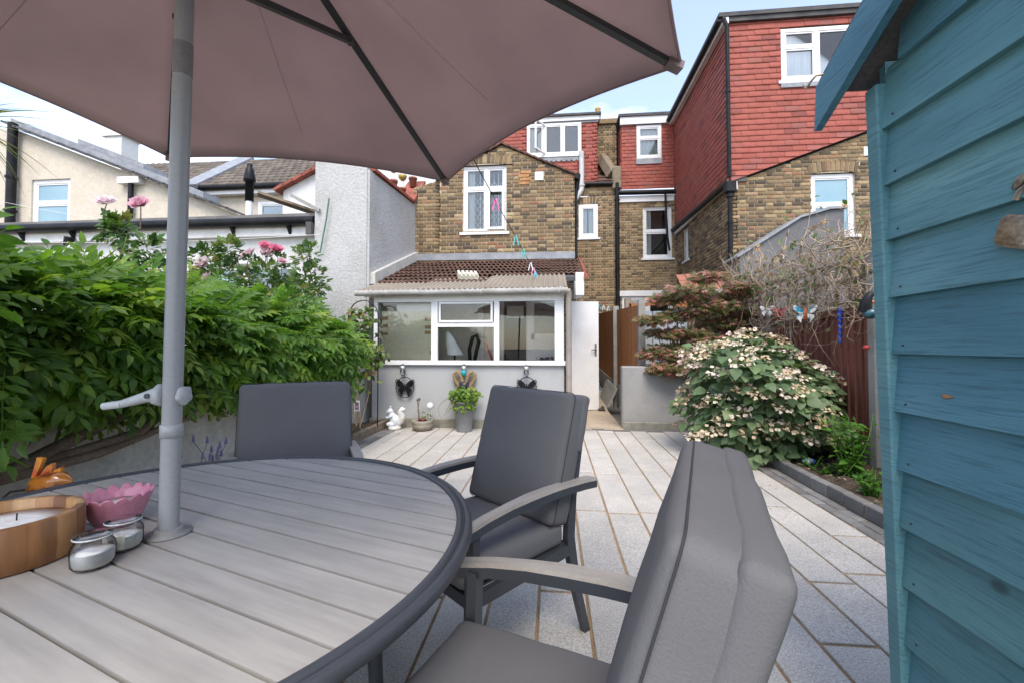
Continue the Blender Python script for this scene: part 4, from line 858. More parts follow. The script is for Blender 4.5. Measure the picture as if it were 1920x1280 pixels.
for k in range(22):
    x = 1.36 + k * .048; u = (x - 1.9) / .54; zt = 1.99 + .035 * u; MB().prism([(x, 7.84, 1.93 - .12 * max(0, u * u)), (x + .046, 7.84, 1.93 - .12 * max(0, u * u)), (x + .046, 7.84, zt), (x, 7.84, zt)], (0, .03, 0)).build('arch_slat', mFenceOrange, gt)
for x in (1.34, 2.44): MB().box((x - .05, 7.84, 0), (x + .05, 7.96, 2.05)).build('post', mTrellis, gt)
s1 = MB(); s1.cbox((.82, 9.5, gz(9.7)), (1.0, 10.1, gz(9.7) + .12), .01); solo('concrete_block', s1, mConcPost, 'loose concrete block lying beside the passage fence', 'block')
s2 = MB(); s2.prism([(1.0, 8.2, .05), (.94, 8.95, .16), (1.08, 8.95, .52), (1.16, 8.2, .4)], (.04, 0, 0)); solo('leaning_slab', s2, mConcPost, 'concrete slab leaning on the passage fence', 'slab')

# ------------------------------------------------------------------ right boundary fence, trellis
rfn = thing('garden_fence', 'dark red brown close boarded fence behind the hydrangea', 'fence', (3.0, 5.5, 0))
for b0, b1 in ((2.5, 4.23), (4.34, 6.15), (6.26, 8.1)):
    y = b0
    while y < b1 - .03:
        (lambda y0, y1, zt: MB().add([(2.962, y0, .3), (2.988, y1, .3), (3.0, y1, .3), (3.0, y0, .3), (2.962, y0, zt), (2.988, y1, zt), (3.0, y1, zt), (3.0, y0, zt)], [(3, 2, 1, 0), (4, 5, 6, 7), (0, 1, 5, 4), (1, 2, 6, 5), (2, 3, 7, 6), (3, 0, 4, 7)]))(y, min(y + .104, b1), 1.5 + (y - 4.3) * .02).build('board', mFence, rfn); y += .1
    MB().box((2.985, b0, .0), (3.03, b1, .3)).build('gravel_board', mConcPost, rfn)
    MB().box((2.95, b0, 1.505 + (b0 - 4.3) * .02), (3.03, b1, 1.535 + (b1 - 4.3) * .02)).build('capping', mFence, rfn)
for y in (2.45, 4.28, 6.2, 8.15): MB().cbox((2.94, y - .05, 0), (3.05, y + .05, 2.08), .01).build('post', mConcPost, rfn)
tre = thing('trellis', 'weathered timber trellis on top of the dark red fence', 'trellis', (3.0, 5.5, 1.55))
y = 4.4
while y < 8.05:
    MB().box((2.975, y, 1.56), (2.99, y + .035, 2.06)).build('batten', mTrellis, tre); y += .19
for z in (1.62, 1.84, 2.03): MB().box((2.955, 4.33, z), (2.974, 8.1, z + .035)).build('rail', mTrellis, tre)

# ------------------------------------------------------------------ blue shed
m, n, l, b = nt('teal_blue_stained_wood'); mShed = m
co = coords(n, l, (5, .7, 13)); g1 = noise(n, l, co, 11, 7, .66); g2 = noise(n, l, coords(n, l, (1, .45, 1.2)), 3.2, 3)
base = ramp(n, l, g2, [(.3, (.07, .195, .245)), (.5, (.1, .255, .31)), (.72, (.145, .32, .365))])
base = mixc(n, l, ramp(n, l, g1, [(.34, (.55,) * 3), (.5, (0, 0, 0))]), base, (.035, .1, .13)); base = mixc(n, l, ramp(n, l, g1, [(.62, (0, 0, 0)), (.8, (.3,) * 3)]), base, (.2, .34, .36))
kn_ = node(n, 'ShaderNodeTexVoronoi', i_Scale=3.1); l.new(coords(n, l, (1, 1, 1.6)), kn_.inputs['Vector']); base = mixc(n, l, ramp(n, l, kn_.outputs['Distance'], [(.03, (.85,) * 3), (.075, (0, 0, 0))]), base, (.03, .07, .085))
base = mixc(n, l, 1, base, ramp(n, l, rnd_value(n, l), [(0, (.78, .86, .95)), (1, (1.2, 1.12, 1.02))]), 'MULTIPLY')
l.new(base, b.inputs['Base Color']); b.inputs['Roughness'].default_value = .62; bump(n, l, b, g1, .55, .006)
mRust = M('rusty_metal', (.26, .18, .11), .42, metal=.75, c2=(.42, .36, .29), scale=30, fine=90, fineamt=.3, bmp=.4)
mNail = M('rusty_nail', (.06, .045, .04), .6, metal=.5)
sh = thing('garden_shed', 'teal blue overlap boarded timber shed with rusty padlock', 'shed', (1.6, -.2, 0)); sh.rotation_euler = (0, R(-1.1), 0)
XS, YS, E0, PZ = .856, 1.135, .1, .137
def roofz(y): return 1.80 + (1.22 - y) * .5
kk = 0; z = E0
while z < 2.75:
    yt = YS - .02
    ym = min(yt, 1.22 - (z + .0 - 1.80) / .5) if z > 1.80 else yt
    if ym > -.9:
        y0 = -1.0; zt = z + PZ + .012; n = 10; V = []
        for i in range(n + 1):
            yy = y0 + (ym - y0) * i / n; wv = random.gauss(0, .0012)
            V += [(XS - .022, yy, z + wv), (XS - .004, yy, zt), (XS + .006, yy, zt), (XS - .004, yy, z + wv)]
        F = [(4 * i + j, 4 * i + 4 + j, 4 * i + 4 + (j + 1) % 4, 4 * i + (j + 1) % 4) for i in range(n) for j in range(4)] + [(0, 1, 2, 3), (4 * n, 4 * n + 1, 4 * n + 2, 4 * n + 3)]
        bo = MB().add(V, F).build('board', mShed, sh)
        if ym > YS - .05: MB().lathe([(.0028, 0), (.0025, .0012), (0, .0016)], (0, 0, 0), 8).build('nail', mNail, bo, True)
        if bo.children:
            nl = bo.children[0]; nl.location = np.array([XS - .0215, YS - .055, z + .02]) - wl_of(sh); nl.rotation_euler = (0, R(-90), 0)
    z += PZ; kk += 1
gq = at(1793, 733, X=.836); go = MB().lathe([(.009, 0), (.007, .001), (0, .0002)], (0, 0, 0), 9, sx=.5, sy=1.5, wob=lambda a, z: 1 + .25 * math.sin(3 * a)).build('gouge', M('bare_wood_gouge', (.42, .22, .09), .8, c2=(.25, .12, .05), scale=60), sh, True); go.location = np.array([XS - .0175, gq[1], gq[2] + .004]) - wl_of(sh); go.rotation_euler = (0, R(-82), 0)
MB().cbox((XS - .03, YS - .02, .02), (XS + .03, YS + .02, 1.86), .004).build('corner_post', mShed, sh)
MB().box((XS + .007, YS - .001, .05), (2.7, YS + .018, 1.95)).build('back_wall', mShed, sh)
MB().box((XS + .03, -1.0, .02), (2.7, YS - .03, .1)).build('floor', mTrellis, sh)
MB().box((2.66, -1.0, .05), (2.7, YS - .01, 1.9)).build('side_wall', mShed, sh); MB().box((XS + .01, -1.0, .05), (2.7, -.96, 1.9)).build('front_wall', mShed, sh)
MB().prism([(XS - .1, 1.245, 1.81), (XS - .1, 1.23, 1.925), (XS - .1, -.95, 3.015), (XS - .1, -.95, 2.885)], (.02, 0, 0)).build('bargeboard', mShed, sh)
MB().prism([(XS - .085, 1.24, 1.925), (XS - .085, -.95, 3.02), (2.8, -.95, 3.02), (2.8, 1.24, 1.925)], (0, 0, .025)).build('roof', mFelt, sh)
MB().prism([(XS - .079, 1.2, 1.89), (XS - .079, -.95, 2.965), (2.75, -.95, 2.965), (2.75, 1.2, 1.89)], (0, 0, .015)).build('roof_boards', mFelt, sh)
q = at(1548, 140, X=.695); hk = [q + np.array([.005, .0, .012]), q + np.array([-.012, -.005, .012]), q + np.array([-.03, .0, -.002]), q + np.array([-.034, .012, -.01]), q + np.array([-.024, .024, -.008]), q + np.array([-.016, .028, .004])]
hk = [np.array([.728, 1.165, 1.915]) + np.array(v) for v in ((.003, -.01, 0), (-.014, -.008, 0), (-.024, 0, -.012), (-.024, .014, -.018), (-.022, .026, -.012), (-.02, .032, .002))]
MB().tube(hk, .0028, 8).build('hook', mRust, sh)
lk = thing('padlock', 'rusty worn padlock hanging from a steel hasp on the blue shed', 'padlock', (.765, .795, 1.36)); lk.location.x += .05; lk.location.y += .035
steel = M('worn_steel', (.42, .4, .37), .35, metal=.85, c2=(.25, .18, .13), scale=20, bmp=.2)
t = Matrix.Rotation(R(20), 4, 'X')
bod = MB().cbox((-.013, -.034, -.028), (.013, .034, .028), .009); c = Vector((.757, .785, 1.398)); bod.v = [tuple(c + (t @ Vector(v))) for v in bod.v]; bod.build('body', mRust, lk)
sk = [c + t @ Vector(v) for v in ((0, -.02, .025), (0, -.02, .065), (0, -.008, .08), (0, .008, .08), (0, .02, .066), (0, .021, .052))]
MB().tube(sk, .006, 10).build('shackle', steel, lk)
MB().tube([(.78, .755, 1.49), (.755, .76, 1.495), (.748, .77, 1.485), (.755, .785, 1.478), (.78, .785, 1.475)], .007, 10).build('staple', steel, lk); MB().cbox((.771, .66, 1.45), (.777, .79, 1.52), .003).build('hasp_plate', steel, lk)
# ------------------------------------------------------------------ round table
TC = np.array([-.951, .982]); TZ = .735
mAlu = M('charcoal_powder_coat', (.042, .046, .056), .42, c2=(.05, .055, .065), scale=4, fine=200, fineamt=.08, bmp=.06, bdist=.001, spec=.5)
m, n, l, b = nt('grey_composite_slat'); mSlat = m
co = coords(n, l, (1.1, 14, 8)); g = noise(n, l, co, 3.2, 6, .6); g2 = noise(n, l, coords(n, l, (1.4, 3, 1)), 2.6, 4)
base = mixc(n, l, ramp(n, l, g2, [(.35, (0, 0, 0)), (.68, (1, 1, 1))]), (.375, .355, .328), (.305, .29, .27)); base = mixc(n, l, 1, base, ramp(n, l, g, [(.3, (.85,) * 3), (.7, (1.13,) * 3)]), 'MULTIPLY')
smu = noise(n, l, coords(n, l, (1, 1, 1)), 7, 6, .7); base = mixc(n, l, ramp(n, l, smu, [(.66, (0, 0, 0)), (.8, (.35,) * 3)]), base, (.42, .42, .42))
l.new(base, b.inputs['Base Color']); b.inputs['Roughness'].default_value = .42; b.inputs['Specular IOR Level'].default_value = .45; bump(n, l, b, g, .12, .002)
tb = thing('garden_table', 'round grey slatted garden table with charcoal rim', 'table', (TC[0], TC[1], 0), R(-18.4))
RI, PT, OFF = .714, .0825, .032
k = -9
while k < 10:
    a = OFF + k * PT + .0036; c = a + PT - .0072; a2, c2_ = max(a, -RI + .004), min(c, RI - .004)
    if c2_ - a2 > .012:
        top = []; N_ = 9
        ra, rc = math.sqrt(RI ** 2 - a2 ** 2), math.sqrt(RI ** 2 - c2_ ** 2)
        ys = [a2 + (c2_ - a2) * i / N_ for i in range(N_ + 1)]
        poly = [(math.sqrt(max(0, RI ** 2 - y * y)), y) for y in ys] + [(-math.sqrt(max(0, RI ** 2 - y * y)), y) for y in reversed(ys)]
        MB().prism([(x, y, TZ - .014) for x, y in poly], (0, 0, .014)).build('slat', mSlat, tb, True)
    k += 1
MB().lathe([(.708, -.026), (.708, .003), (.712, .006), (.7235, .006), (.7245, -.002), (.729, -.002), (.7305, .005), (.739, .005), (.746, .001), (.75, -.007), (.75, -.014), (.746, -.022), (.739, -.027), (.71, -.027)], (0, 0, TZ), 128).build('rim', mAlu, tb, True)
MB().lathe([(0, -.024), (.706, -.024), (.706, -.019), (0, -.019)], (0, 0, TZ), 64).build('gap_shade_disc', mBlack, tb, True)  # black disc added under the slats so the gaps read as shade
for a in range(4):
    th = R(45 + 90 * a + 18.4); c, s = math.cos(th), math.sin(th)
    MB().tube([(.5 * c, .5 * s, TZ - .03), (.54 * c, .54 * s, 0)], [.028, .022], 12).build('leg', mAlu, tb, True)
    MB().bar((0.05 * c, .05 * s, TZ - .035), (.7 * c, .7 * s, TZ - .035), .04, .03).build('support_rail', mAlu, tb, True)
MB().lathe([(.022, 0), (.048, 0), (.049, .003), (.03, .006), (.03, .016), (.022, .016)], (0, 0, TZ + .0006), 32).build('parasol_ring', M('grey_plastic_ring', (.24, .24, .235), .5, bmp=.05), tb, True)

# ------------------------------------------------------------------ parasol
um = thing('garden_parasol', 'large taupe brown parasol with grey crank pole through the table', 'parasol', (TC[0], TC[1], 0))
LEAN = np.array([.028, -.018]); mPole = M('pale_grey_pole_paint', (.31, .322, .332), .38, c2=(.28, .29, .3), scale=3, fine=120, fineamt=.05, bmp=.04, spec=.5)
mRib = M('dark_grey_rib', (.05, .055, .056), .45, bmp=.05)
def axis(z): return np.array([TC[0] + LEAN[0] * (z - TZ), TC[1] + LEAN[1] * (z - TZ), z])
MB().lathe([(.24, 0), (.25, .02), (.24, .05), (.05, .07), (.035, .3), (0, .3)], (TC[0], TC[1], .002), 32).build('base', mAlu, um)
MB().tube([axis(.08), axis(.993)], .0212, 24).build('lower_pole', mPole, um)
MB().lathe([(.0215, 0), (.0238, 0), (.0238, .03), (.0215, .032)], tuple(axis(.975)), 24).build('joint_collar', M('pale_grey_collar', (.36, .375, .38), .4, bmp=.03), um)
MB().tube([axis(.99), axis(1.86)], .0207, 24).build('middle_pole', mPole, um)
MB().tube([axis(1.86), axis(2.62)], .02, 24).build('upper_pole', mPole, um)
MB().tube([axis(1.87), axis(1.95)], .021, 24).build('label_band', M('brown_label', (.2, .195, .2), .5, bmp=.03), um)
Rv, Fv = Vector(_R), Vector((_F[0], _F[1], 0)).normalized(); cz = 1.078; cc = Vector(axis(cz))
hs_ = MB().lathe([(.0, -.0), (.026, 0), (.028, .006), (.028, .018), (.018, .024), (0, .024)], (0, 0, 0), 6)
rot = Vector((0, 0, 1)).rotation_difference(-Rv).to_matrix()
hs_.v = [tuple(cc - Rv * .018 + rot @ Vector(v)) for v in hs_.v]; crank = hs_.build('crank_housing', M('pale_grey_crank', (.4, .42, .43), .4, bmp=.03), um)
p0 = cc - Rv * .044; p1 = p0 - Rv * .072 - Vector((0, 0, .02)) - Fv * .01
MB().tube([p0 + Rv * .006, p0, p0 - Rv * .02 - Vector((0, 0, .004)), p1], [.017, .018, .014, .0095], 14).build('handle', M('pale_grey_handle', (.43, .45, .455), .38, bmp=.03), crank)
MB().tube([p0 - Fv * .0165 - Rv * .004, p0 - Fv * .021 - Rv * .004], .0065, 12).build('bolt', mAlu, crank)
MB().tube([p1, p1 - Rv * .045 - Vector((0, 0, .006))], [.0095, .009], 14).build('grip', M('light_grip', (.5, .515, .52), .4, bmp=.03), crank)
kn = MB().lathe([(.0, 0), (.016, 0), (.022, .005), (.023, .013), (.016, .018), (0, .019)], (0, 0, 0), 20, wob=lambda a, z: 1 + .09 * math.cos(5 * a))
rot = Vector((0, 0, 1)).rotation_difference(Rv).to_matrix(); kn.v = [tuple(cc + Rv * .019 + rot @ Vector(v)) for v in kn.v]; kn.build('tilt_knob', bpy.data.materials['pale_grey_crank'], um)
T1, T2, T3 = np.array([-1.88, 1.905, 2.114]), np.array([-.579, 2.267, 2.084]), np.array([.388, 1.32, 2.04]); UC = T1 + T3 - T2
tips = [T1, T2, T3, 2 * UC - T1, 2 * UC - T2, 2 * UC - T3]; HUB = axis(2.57); HUB[:2] = UC[:2] + (axis(2.57) - axis(2.07))[:2]
mFab = clothmat('taupe_canopy_fabric', (.49, .385, .372), .52); V = []; F = []; NS, NT = 14, 16
for i in range(6):
    A, B = tips[i], tips[(i + 1) % 6]; b0 = len(V)
    for s in range(NS + 1):
        for t in range(NT + 1):
            u = s / NS; w = t / NT; P = HUB + u * ((1 - w) * A + w * B - HUB); ct = 4 * w * (1 - w)
            P = P + (HUB - P) * (.052 * ct * u ** 3); P = P + np.array([0, 0, -.028 * ct * math.sin(math.pi * u) + .013]); V.append(P)
    for s in range(NS):
        for t in range(NT): a = b0 + s * (NT + 1) + t; F.append((a, a + 1, a + NT + 2, a + NT + 1))
mb = MB().add(V, F, True); cano = mb.build('canopy', mFab, um)
bm = bmesh.new(); bm.from_mesh(cano.data); bmesh.ops.remove_doubles(bm, verts=bm.verts[:], dist=.0006); bm.to_mesh(cano.data); bm.free()
so = cano.modifiers.new('thickness', 'SOLIDIFY'); so.thickness = .0025
for i in range(6):
    A, B = tips[i], tips[(i + 1) % 6]; pts = []
    for t in range(25):
        w = t / 24; P = (1 - w) * A + w * B; ct = 4 * w * (1 - w); pts.append(P + (HUB - P) * .052 * ct + np.array([0, 0, .013]))
    MB().tube(pts, .0045, 6).build('hem', mFab, cano)
    mid = (A + B) / 2; MB().tube([HUB + (mid - HUB) * u + np.array([0, 0, -.028 * math.sin(math.pi * u) + .0115]) for u in np.linspace(.1, .8, 14)], .0008, 5).build('seam', mFab, cano)
    MB().bar(HUB + (A - HUB) * .03 - np.array([0, 0, .004]), A + (HUB - A) * .015 - np.array([0, 0, .001]), .022, .016).build('rib', mRib, um)
    e = HUB + (A - HUB) * .965; MB().bar(e - np.array([0, 0, .002]), A + np.array([0, 0, .002]), .034, .024).build('rib_pocket', mFab, um)
    j = HUB + (A - HUB) * .43; rn = axis(2.14); MB().bar(rn + (j - rn) * .06, j - np.array([0, 0, .012]), .018, .02).build('strut', mRib, um)
    MB().cbox(tuple(j - np.array([.014, .014, .024])), tuple(j + np.array([.014, .014, -.004])), .004).build('strut_joint', mRib, um)
MB().lathe([(.026, 0), (.06, .0), (.06, .05), (.026, .05)], tuple(axis(2.115)), 20).build('runner', mRib, um)
MB().lathe([(.026, 0), (.06, .0), (.06, .04), (.02, .06), (0, .07)], tuple(axis(2.55)), 20).build('hub', mRib, um)

# ------------------------------------------------------------------ chairs
mCush = clothmat('charcoal_cushion_fabric', (.142, .141, .147), 0, 700); mSleeve = mCush
mArm = M('taupe_wood_look_arm', (.38, .345, .305), .45, c2=(.3, .27, .24), scale=5, stretch=(8, 1, 1), fine=60, fineamt=.1, bmp=.1)
mPipe = M('cushion_seam_thread', (.04, .042, .047), .9, bmp=0)
def rbox(dx, dy, dz, r, puff=(0, 0, 0), seed=0, wr=.0016):
    """soft cushion: rounded box with puffed faces and slight wrinkles, centred on the origin"""
    def ax(a): return [-a, -a + r * .25, -a + r * .6, -a + r] + [(-a + r) + (2 * a - 2 * r) * i / 9 for i in range(1, 9)] + [a - r, a - r * .6, a - r * .25, a]
    hx, hy, hz_ = dx / 2, dy / 2, dz / 2; rs = np.random.RandomState(seed); ph = rs.rand(6) * 6; V = []; F = []
    X, Y, Z = ax(hx), ax(hy), ax(hz_) if dz > 4 * r else [-hz_ + 2 * hz_ * i / 8 for i in range(9)]
    def put(p):
        q = [min(max(p[i], -(h - r)), h - r) for i, h in enumerate((hx, hy, hz_))]; d = Vector([p[i] - q[i] for i in range(3)])
        o = Vector(q) + (d.normalized() * r if d.length > 1e-9 else d)
        u = [o[i] / h for i, h in enumerate((hx, hy, hz_))]; g = [max(0, 1 - x * x) for x in u]
        o.x += math.copysign(puff[0], u[0]) * abs(u[0]) * g[1] * g[2]; o.y += math.copysign(puff[1], u[1]) * abs(u[1]) * g[0] * g[2]; o.z += math.copysign(puff[2], u[2]) * abs(u[2]) * (g[0] * g[1]) ** .6
        w = wr * (math.sin(o.x * 31 + o.y * 17 + ph[0]) * math.sin(o.y * 23 - o.z * 29 + ph[1]) + .6 * math.sin(o.x * 57 + o.z * 41 + ph[2]))
        return o + (d.normalized() if d.length > 1e-9 else Vector((0, 0, 0))) * w
    for (A, B, c, f) in ((X, Y, hz_, lambda a, b, c: (a, b, c)), (X, Y, -hz_, lambda a, b, c: (a, b, c)), (X, Z, hy, lambda a, b, c: (a, c, b)), (X, Z, -hy, lambda a, b, c: (a, c, b)), (Y, Z, hx, lambda a, b, c: (c, a, b)), (Y, Z, -hx, lambda a, b, c: (c, a, b))):
        b0 = len(V)
        for a in A:
            for b in B: V.append(put(f(a, b, c)))
        nb_ = len(B)
        for i in range(len(A) - 1):
            for j in range(nb_ - 1): q = b0 + i * nb_ + j; F.append((q, q + 1, q + nb_ + 1, q + nb_))
    return V, F
def cushion(name, dims, r, puff, mtx, parent, seed, mat=None):
    V, F = rbox(*dims, r, puff, seed); mb = MB().add([mtx @ Vector(v) for v in V], F, True); o = mb.build(name, mat or mCush, parent, True)
    bm = bmesh.new(); bm.from_mesh(o.data); bmesh.ops.remove_doubles(bm, verts=bm.verts[:], dist=.0008); bmesh.ops.recalc_face_normals(bm, faces=bm.faces[:]); bm.to_mesh(o.data); bm.free()
    o.data.polygons.foreach_set('use_smooth', [True] * len(o.data.polygons)); return o
def seam_loop(dx, dz, y, r, mtx, parent, rad=.0022):
    hx, hz_ = dx / 2, dz / 2; pts = []
    for cx, cz_, a0 in ((hx - r, hz_ - r, 0), (-hx + r, hz_ - r, 90), (-hx + r, -hz_ + r, 180), (hx - r, -hz_ + r, 270)):
        for i in range(5): a = R(a0 + 22.5 * i); pts.append(mtx @ Vector((cx + r * math.cos(a), y, cz_ + r * math.sin(a))))
    MB().tube(pts + [pts[0]], rad, 6, cap=False).build('piping', mPipe, parent, True)
def make_chair(label, seatc, face, seed):
    rz = math.atan2(-face[0], face[1]); t = thing('garden_chair', label, 'chair', (seatc[0], seatc[1], 0), rz, 'padded garden chairs round the table')
    for s in (-1, 1):
        MB().bar((s * .272, .27, 0), (s * .272, .25, .605), .026, .034, (1, 0, 0), .028, .042).build('front_leg', mAlu, t, True)
        rl = MB(); pts = [(s * .248, -.37, 0, .034), (s * .248, -.30, .22, .04), (s * .248, -.262, .42, .046), (s * .248, -.275, .58, .046), (s * .248, -.322, .8, .042), (s * .248, -.365, .965, .034)]
        for a, b in zip(pts[:-1], pts[1:]): rl.bar(a[:3], b[:3], .026, a[3], (0, 1, 0) if False else (1, 0, 0), .026, b[3])
        V = []; F = []
        for (x, y, z, wd) in pts: V += [(x - .013, y - wd / 2, z), (x + .013, y - wd / 2, z), (x + .013, y + wd / 2, z), (x - .013, y + wd / 2, z)]
        n = len(pts)
        for i in range(n - 1):
            for j in range(4): F.append((4 * i + j, 4 * i + (j + 1) % 4, 4 * i + 4 + (j + 1) % 4, 4 * i + 4 + j))
        F += [(3, 2, 1, 0), (4 * n - 4, 4 * n - 3, 4 * n - 2, 4 * n - 1)]
        MB().add(V, F).build('rear_leg', mAlu, t, True)
        MB().bar((s * .248, -.26, .375), (s * .272, .25, .375), .024, .045).build('side_rail', mAlu, t, True)
        arm = [(.30, .606), (.2, .626), (.1, .639), (0, .647), (-.1, .65), (-.2, .649), (-.3, .645), (-.38, .638)]; Vd = []; Vw = []
        for y, z in arm:
            w = .021 + .004 * (y < .1)
            Vd += [(s * .28 - w, y, z - .028), (s * .28 + w, y, z - .028), (s * .28 + w, y, z), (s * .28 - w, y, z)]; Vw += [(s * .28 - w - .001, y, z + .0005), (s * .28 + w + .001, y, z + .0005), (s * .28 + w - .002, y, z + .011), (s * .28 - w + .002, y, z + .011)]
        Fa = [(4 * i + j, 4 * i + (j + 1) % 4, 4 * i + 4 + (j + 1) % 4, 4 * i + 4 + j) for i in range(len(arm) - 1) for j in range(4)] + [(3, 2, 1, 0), tuple(4 * len(arm) - 4 + j for j in range(4))]
        fr_ = MB().add(Vd, Fa).build('armrest', mAlu, t, True); MB().add(Vw, Fa).build('arm_slat', mArm, fr_, True)
    MB().bar((-.248, -.25, .37), (.248, -.25, .37), .03, .04).build('rear_rail', mAlu, t, True); MB().bar((-.248, .25, .37), (.248, .25, .37), .03, .04).build('front_rail', mAlu, t, True)
    MB().bar((-.25, -.365, .955), (.25, -.365, .955), .02, .03).build('top_rail', mAlu, t, True); MB().bar((-.25, -.277, .55), (.25, -.277, .55), .02, .03).build('back_rail', mAlu, t, True)
    MB().add([(-.25, -.262, .4), (.25, -.262, .4), (.25, .25, .395), (-.25, .25, .395)], [(0, 1, 2, 3)]).build('seat_sling', M('dark_sling', (.045, .047, .052), .8), t, True)
    MB().add([(-.25, -.262, .5), (.25, -.262, .5), (.25, -.36, .95), (-.25, -.36, .95)], [(0, 1, 2, 3)]).build('back_sling', bpy.data.materials['dark_sling'], t, True)
    sm = Matrix.Translation((0, .025, .445)); sc = cushion('seat_cushion', (.51, .51, .09), .03, (.006, .006, .014), sm, t, seed)
    lo, up = Vector((0, -.17, .49)), Vector((0, -.315, .995)); ax = (up - lo).normalized(); H = (up - lo).length; xx = Vector((1, 0, 0)); yy = ax.cross(xx)
    T_ = .118
    bmx = Matrix((( xx.x, yy.x, ax.x, (lo.x + up.x) / 2), (xx.y, yy.y, ax.y, (lo.y + up.y) / 2), (xx.z, yy.z, ax.z, (lo.z + up.z) / 2), (0, 0, 0, 1)))
    bc = cushion('back_cushion', (.53, .118, H), .026, (.004, .012, .004), bmx @ Matrix.Translation((0, -.015, 0)), t, seed + 9)
    for y in (.026, -.058): seam_loop(.53 + .008, H + .006, y, .03, bmx, bc, .0016)
    slv = bmx @ Matrix.Translation((0, -.053, H / 2 - .114))
    cushion('cushion_sleeve', (.54, .052, .24), .016, (.004, .006, .004), slv, bc, seed + 21)
    return t
def unit(v): v = np.array(v, float); return v / np.linalg.norm(v)
make_chair('padded grey chair facing the camera across the table, in front of the wisteria', (-1.22, 1.93), unit((.52, -.854)), 3)
make_chair('padded grey chair with both armrests showing, between table and conservatory', (-.3, 1.745), unit((-.66, -.75)), 5)
make_chair('padded grey chair seen from the side nearest the blue shed', (-.058, .8), unit((-.948, .318)), 8)

# ------------------------------------------------------------------ things on the table
wb = thing('wooden_candle_bowl', 'round acacia wood bowl filled with white wax on the table', 'candle', (-1.2, .832, TZ + .001))
m, n, l, b = nt('acacia_staves'); t_ = n.new('ShaderNodeTexCoord'); sp = n.new('ShaderNodeSeparateXYZ'); l.new(t_.outputs['Object'], sp.inputs[0])
an = node(n, 'ShaderNodeMath', operation='ARCTAN2'); l.new(sp.outputs[1], an.inputs[0]); l.new(sp.outputs[0], an.inputs[1]); ms_ = node(n, 'ShaderNodeMath', operation='MULTIPLY', i_1=2.9); l.new(an.outputs[0], ms_.inputs[0]); fl_ = node(n, 'ShaderNodeMath', operation='FLOOR'); l.new(ms_.outputs[0], fl_.inputs[0])
wnz = node(n, 'ShaderNodeTexWhiteNoise', noise_dimensions='1D'); l.new(fl_.outputs[0], wnz.inputs['W'])
base = ramp(n, l, wnz.outputs['Value'], [(0, (.2, .085, .03)), (.4, (.34, .16, .06)), (.75, (.46, .25, .1)), (1, (.55, .34, .16))]); gg = noise(n, l, coords(n, l, (9, 9, 1.2)), 6, 5)
base = mixc(n, l, 1, base, ramp(n, l, gg, [(.3, (.72,) * 3), (.7, (1.18,) * 3)]), 'MULTIPLY'); l.new(base, b.inputs['Base Color']); b.inputs['Roughness'].default_value = .45; mAcacia = m
MB().lathe([(.118, 0), (.123, .004), (.126, .04), (.125, .092), (.122, .096), (.11, .096), (.107, .092), (.107, .07)], (-1.2, .832, TZ + .001), 48, sx=1.06).build('bowl', mAcacia, wb)
mWax = M('white_wax', (.85, .84, .8), .5, c2=(.8, .79, .74), scale=12, bmp=.1)
MB().lathe([(.107, .0), (.05, .002), (0, .001)], (-1.2, .832, TZ + .073), 40, sx=1.06).build('wax', mWax, wb)
MB().tube([(-1.2, .855, TZ + .072), (-1.199, .855, TZ + .09)], .0015, 6).build('wick', mBlack, wb)
pk_ = thing('pink_candle_bowl', 'pink petal shaped candle bowl behind the wooden bowl', 'candle', (-1.135, 1.02, TZ + .001)); mPink = M('pink_ceramic', (.6, .24, .32), .35, c2=(.56, .21, .29), scale=6, bmp=.02, spec=.5, coat=.2)
PB = (-1.135, 1.02, TZ + .001); NA = 64
def petal(a, z): return 1 + (.055 * abs(math.sin(8 * a)) ** .6 - .02) * (.3 + .7 * z / .078)
V = []; F = []; pr = [(.036, 0), (.046, .01), (.058, .035), (.067, .062), (.072, .08), (.0735, .086), (.07, .085), (.064, .066), (.056, .05)]
for r, z in pr:
    for k in range(NA):
        a = 2 * math.pi * k / NA; sc = abs(math.sin(8 * a)) ** .6; rr = r * petal(a, min(z, .078)); V.append((PB[0] + rr * math.cos(a), PB[1] + rr * math.sin(a), PB[2] + z - (.012 * (1 - sc) if z > .07 else 0)))
for i in range(len(pr) - 1):
    for k in range(NA): F.append((i * NA + k, i * NA + (k + 1) % NA, (i + 1) * NA + (k + 1) % NA, (i + 1) * NA + k))
MB().add(V, F + [tuple(range(NA - 1, -1, -1))], True).build('bowl', mPink, pk_); MB().lathe([(.062, 0), (0, .001)], (PB[0], PB[1], PB[2] + .054), 32).build('wax', mWax, pk_)
mJar = glassmat('jar_glass', (.99, .995, .995), .6)
mJarRim = M('thick_glass_rim', (.55, .58, .58), .08, spec=.8, bmp=0, coat=.6)
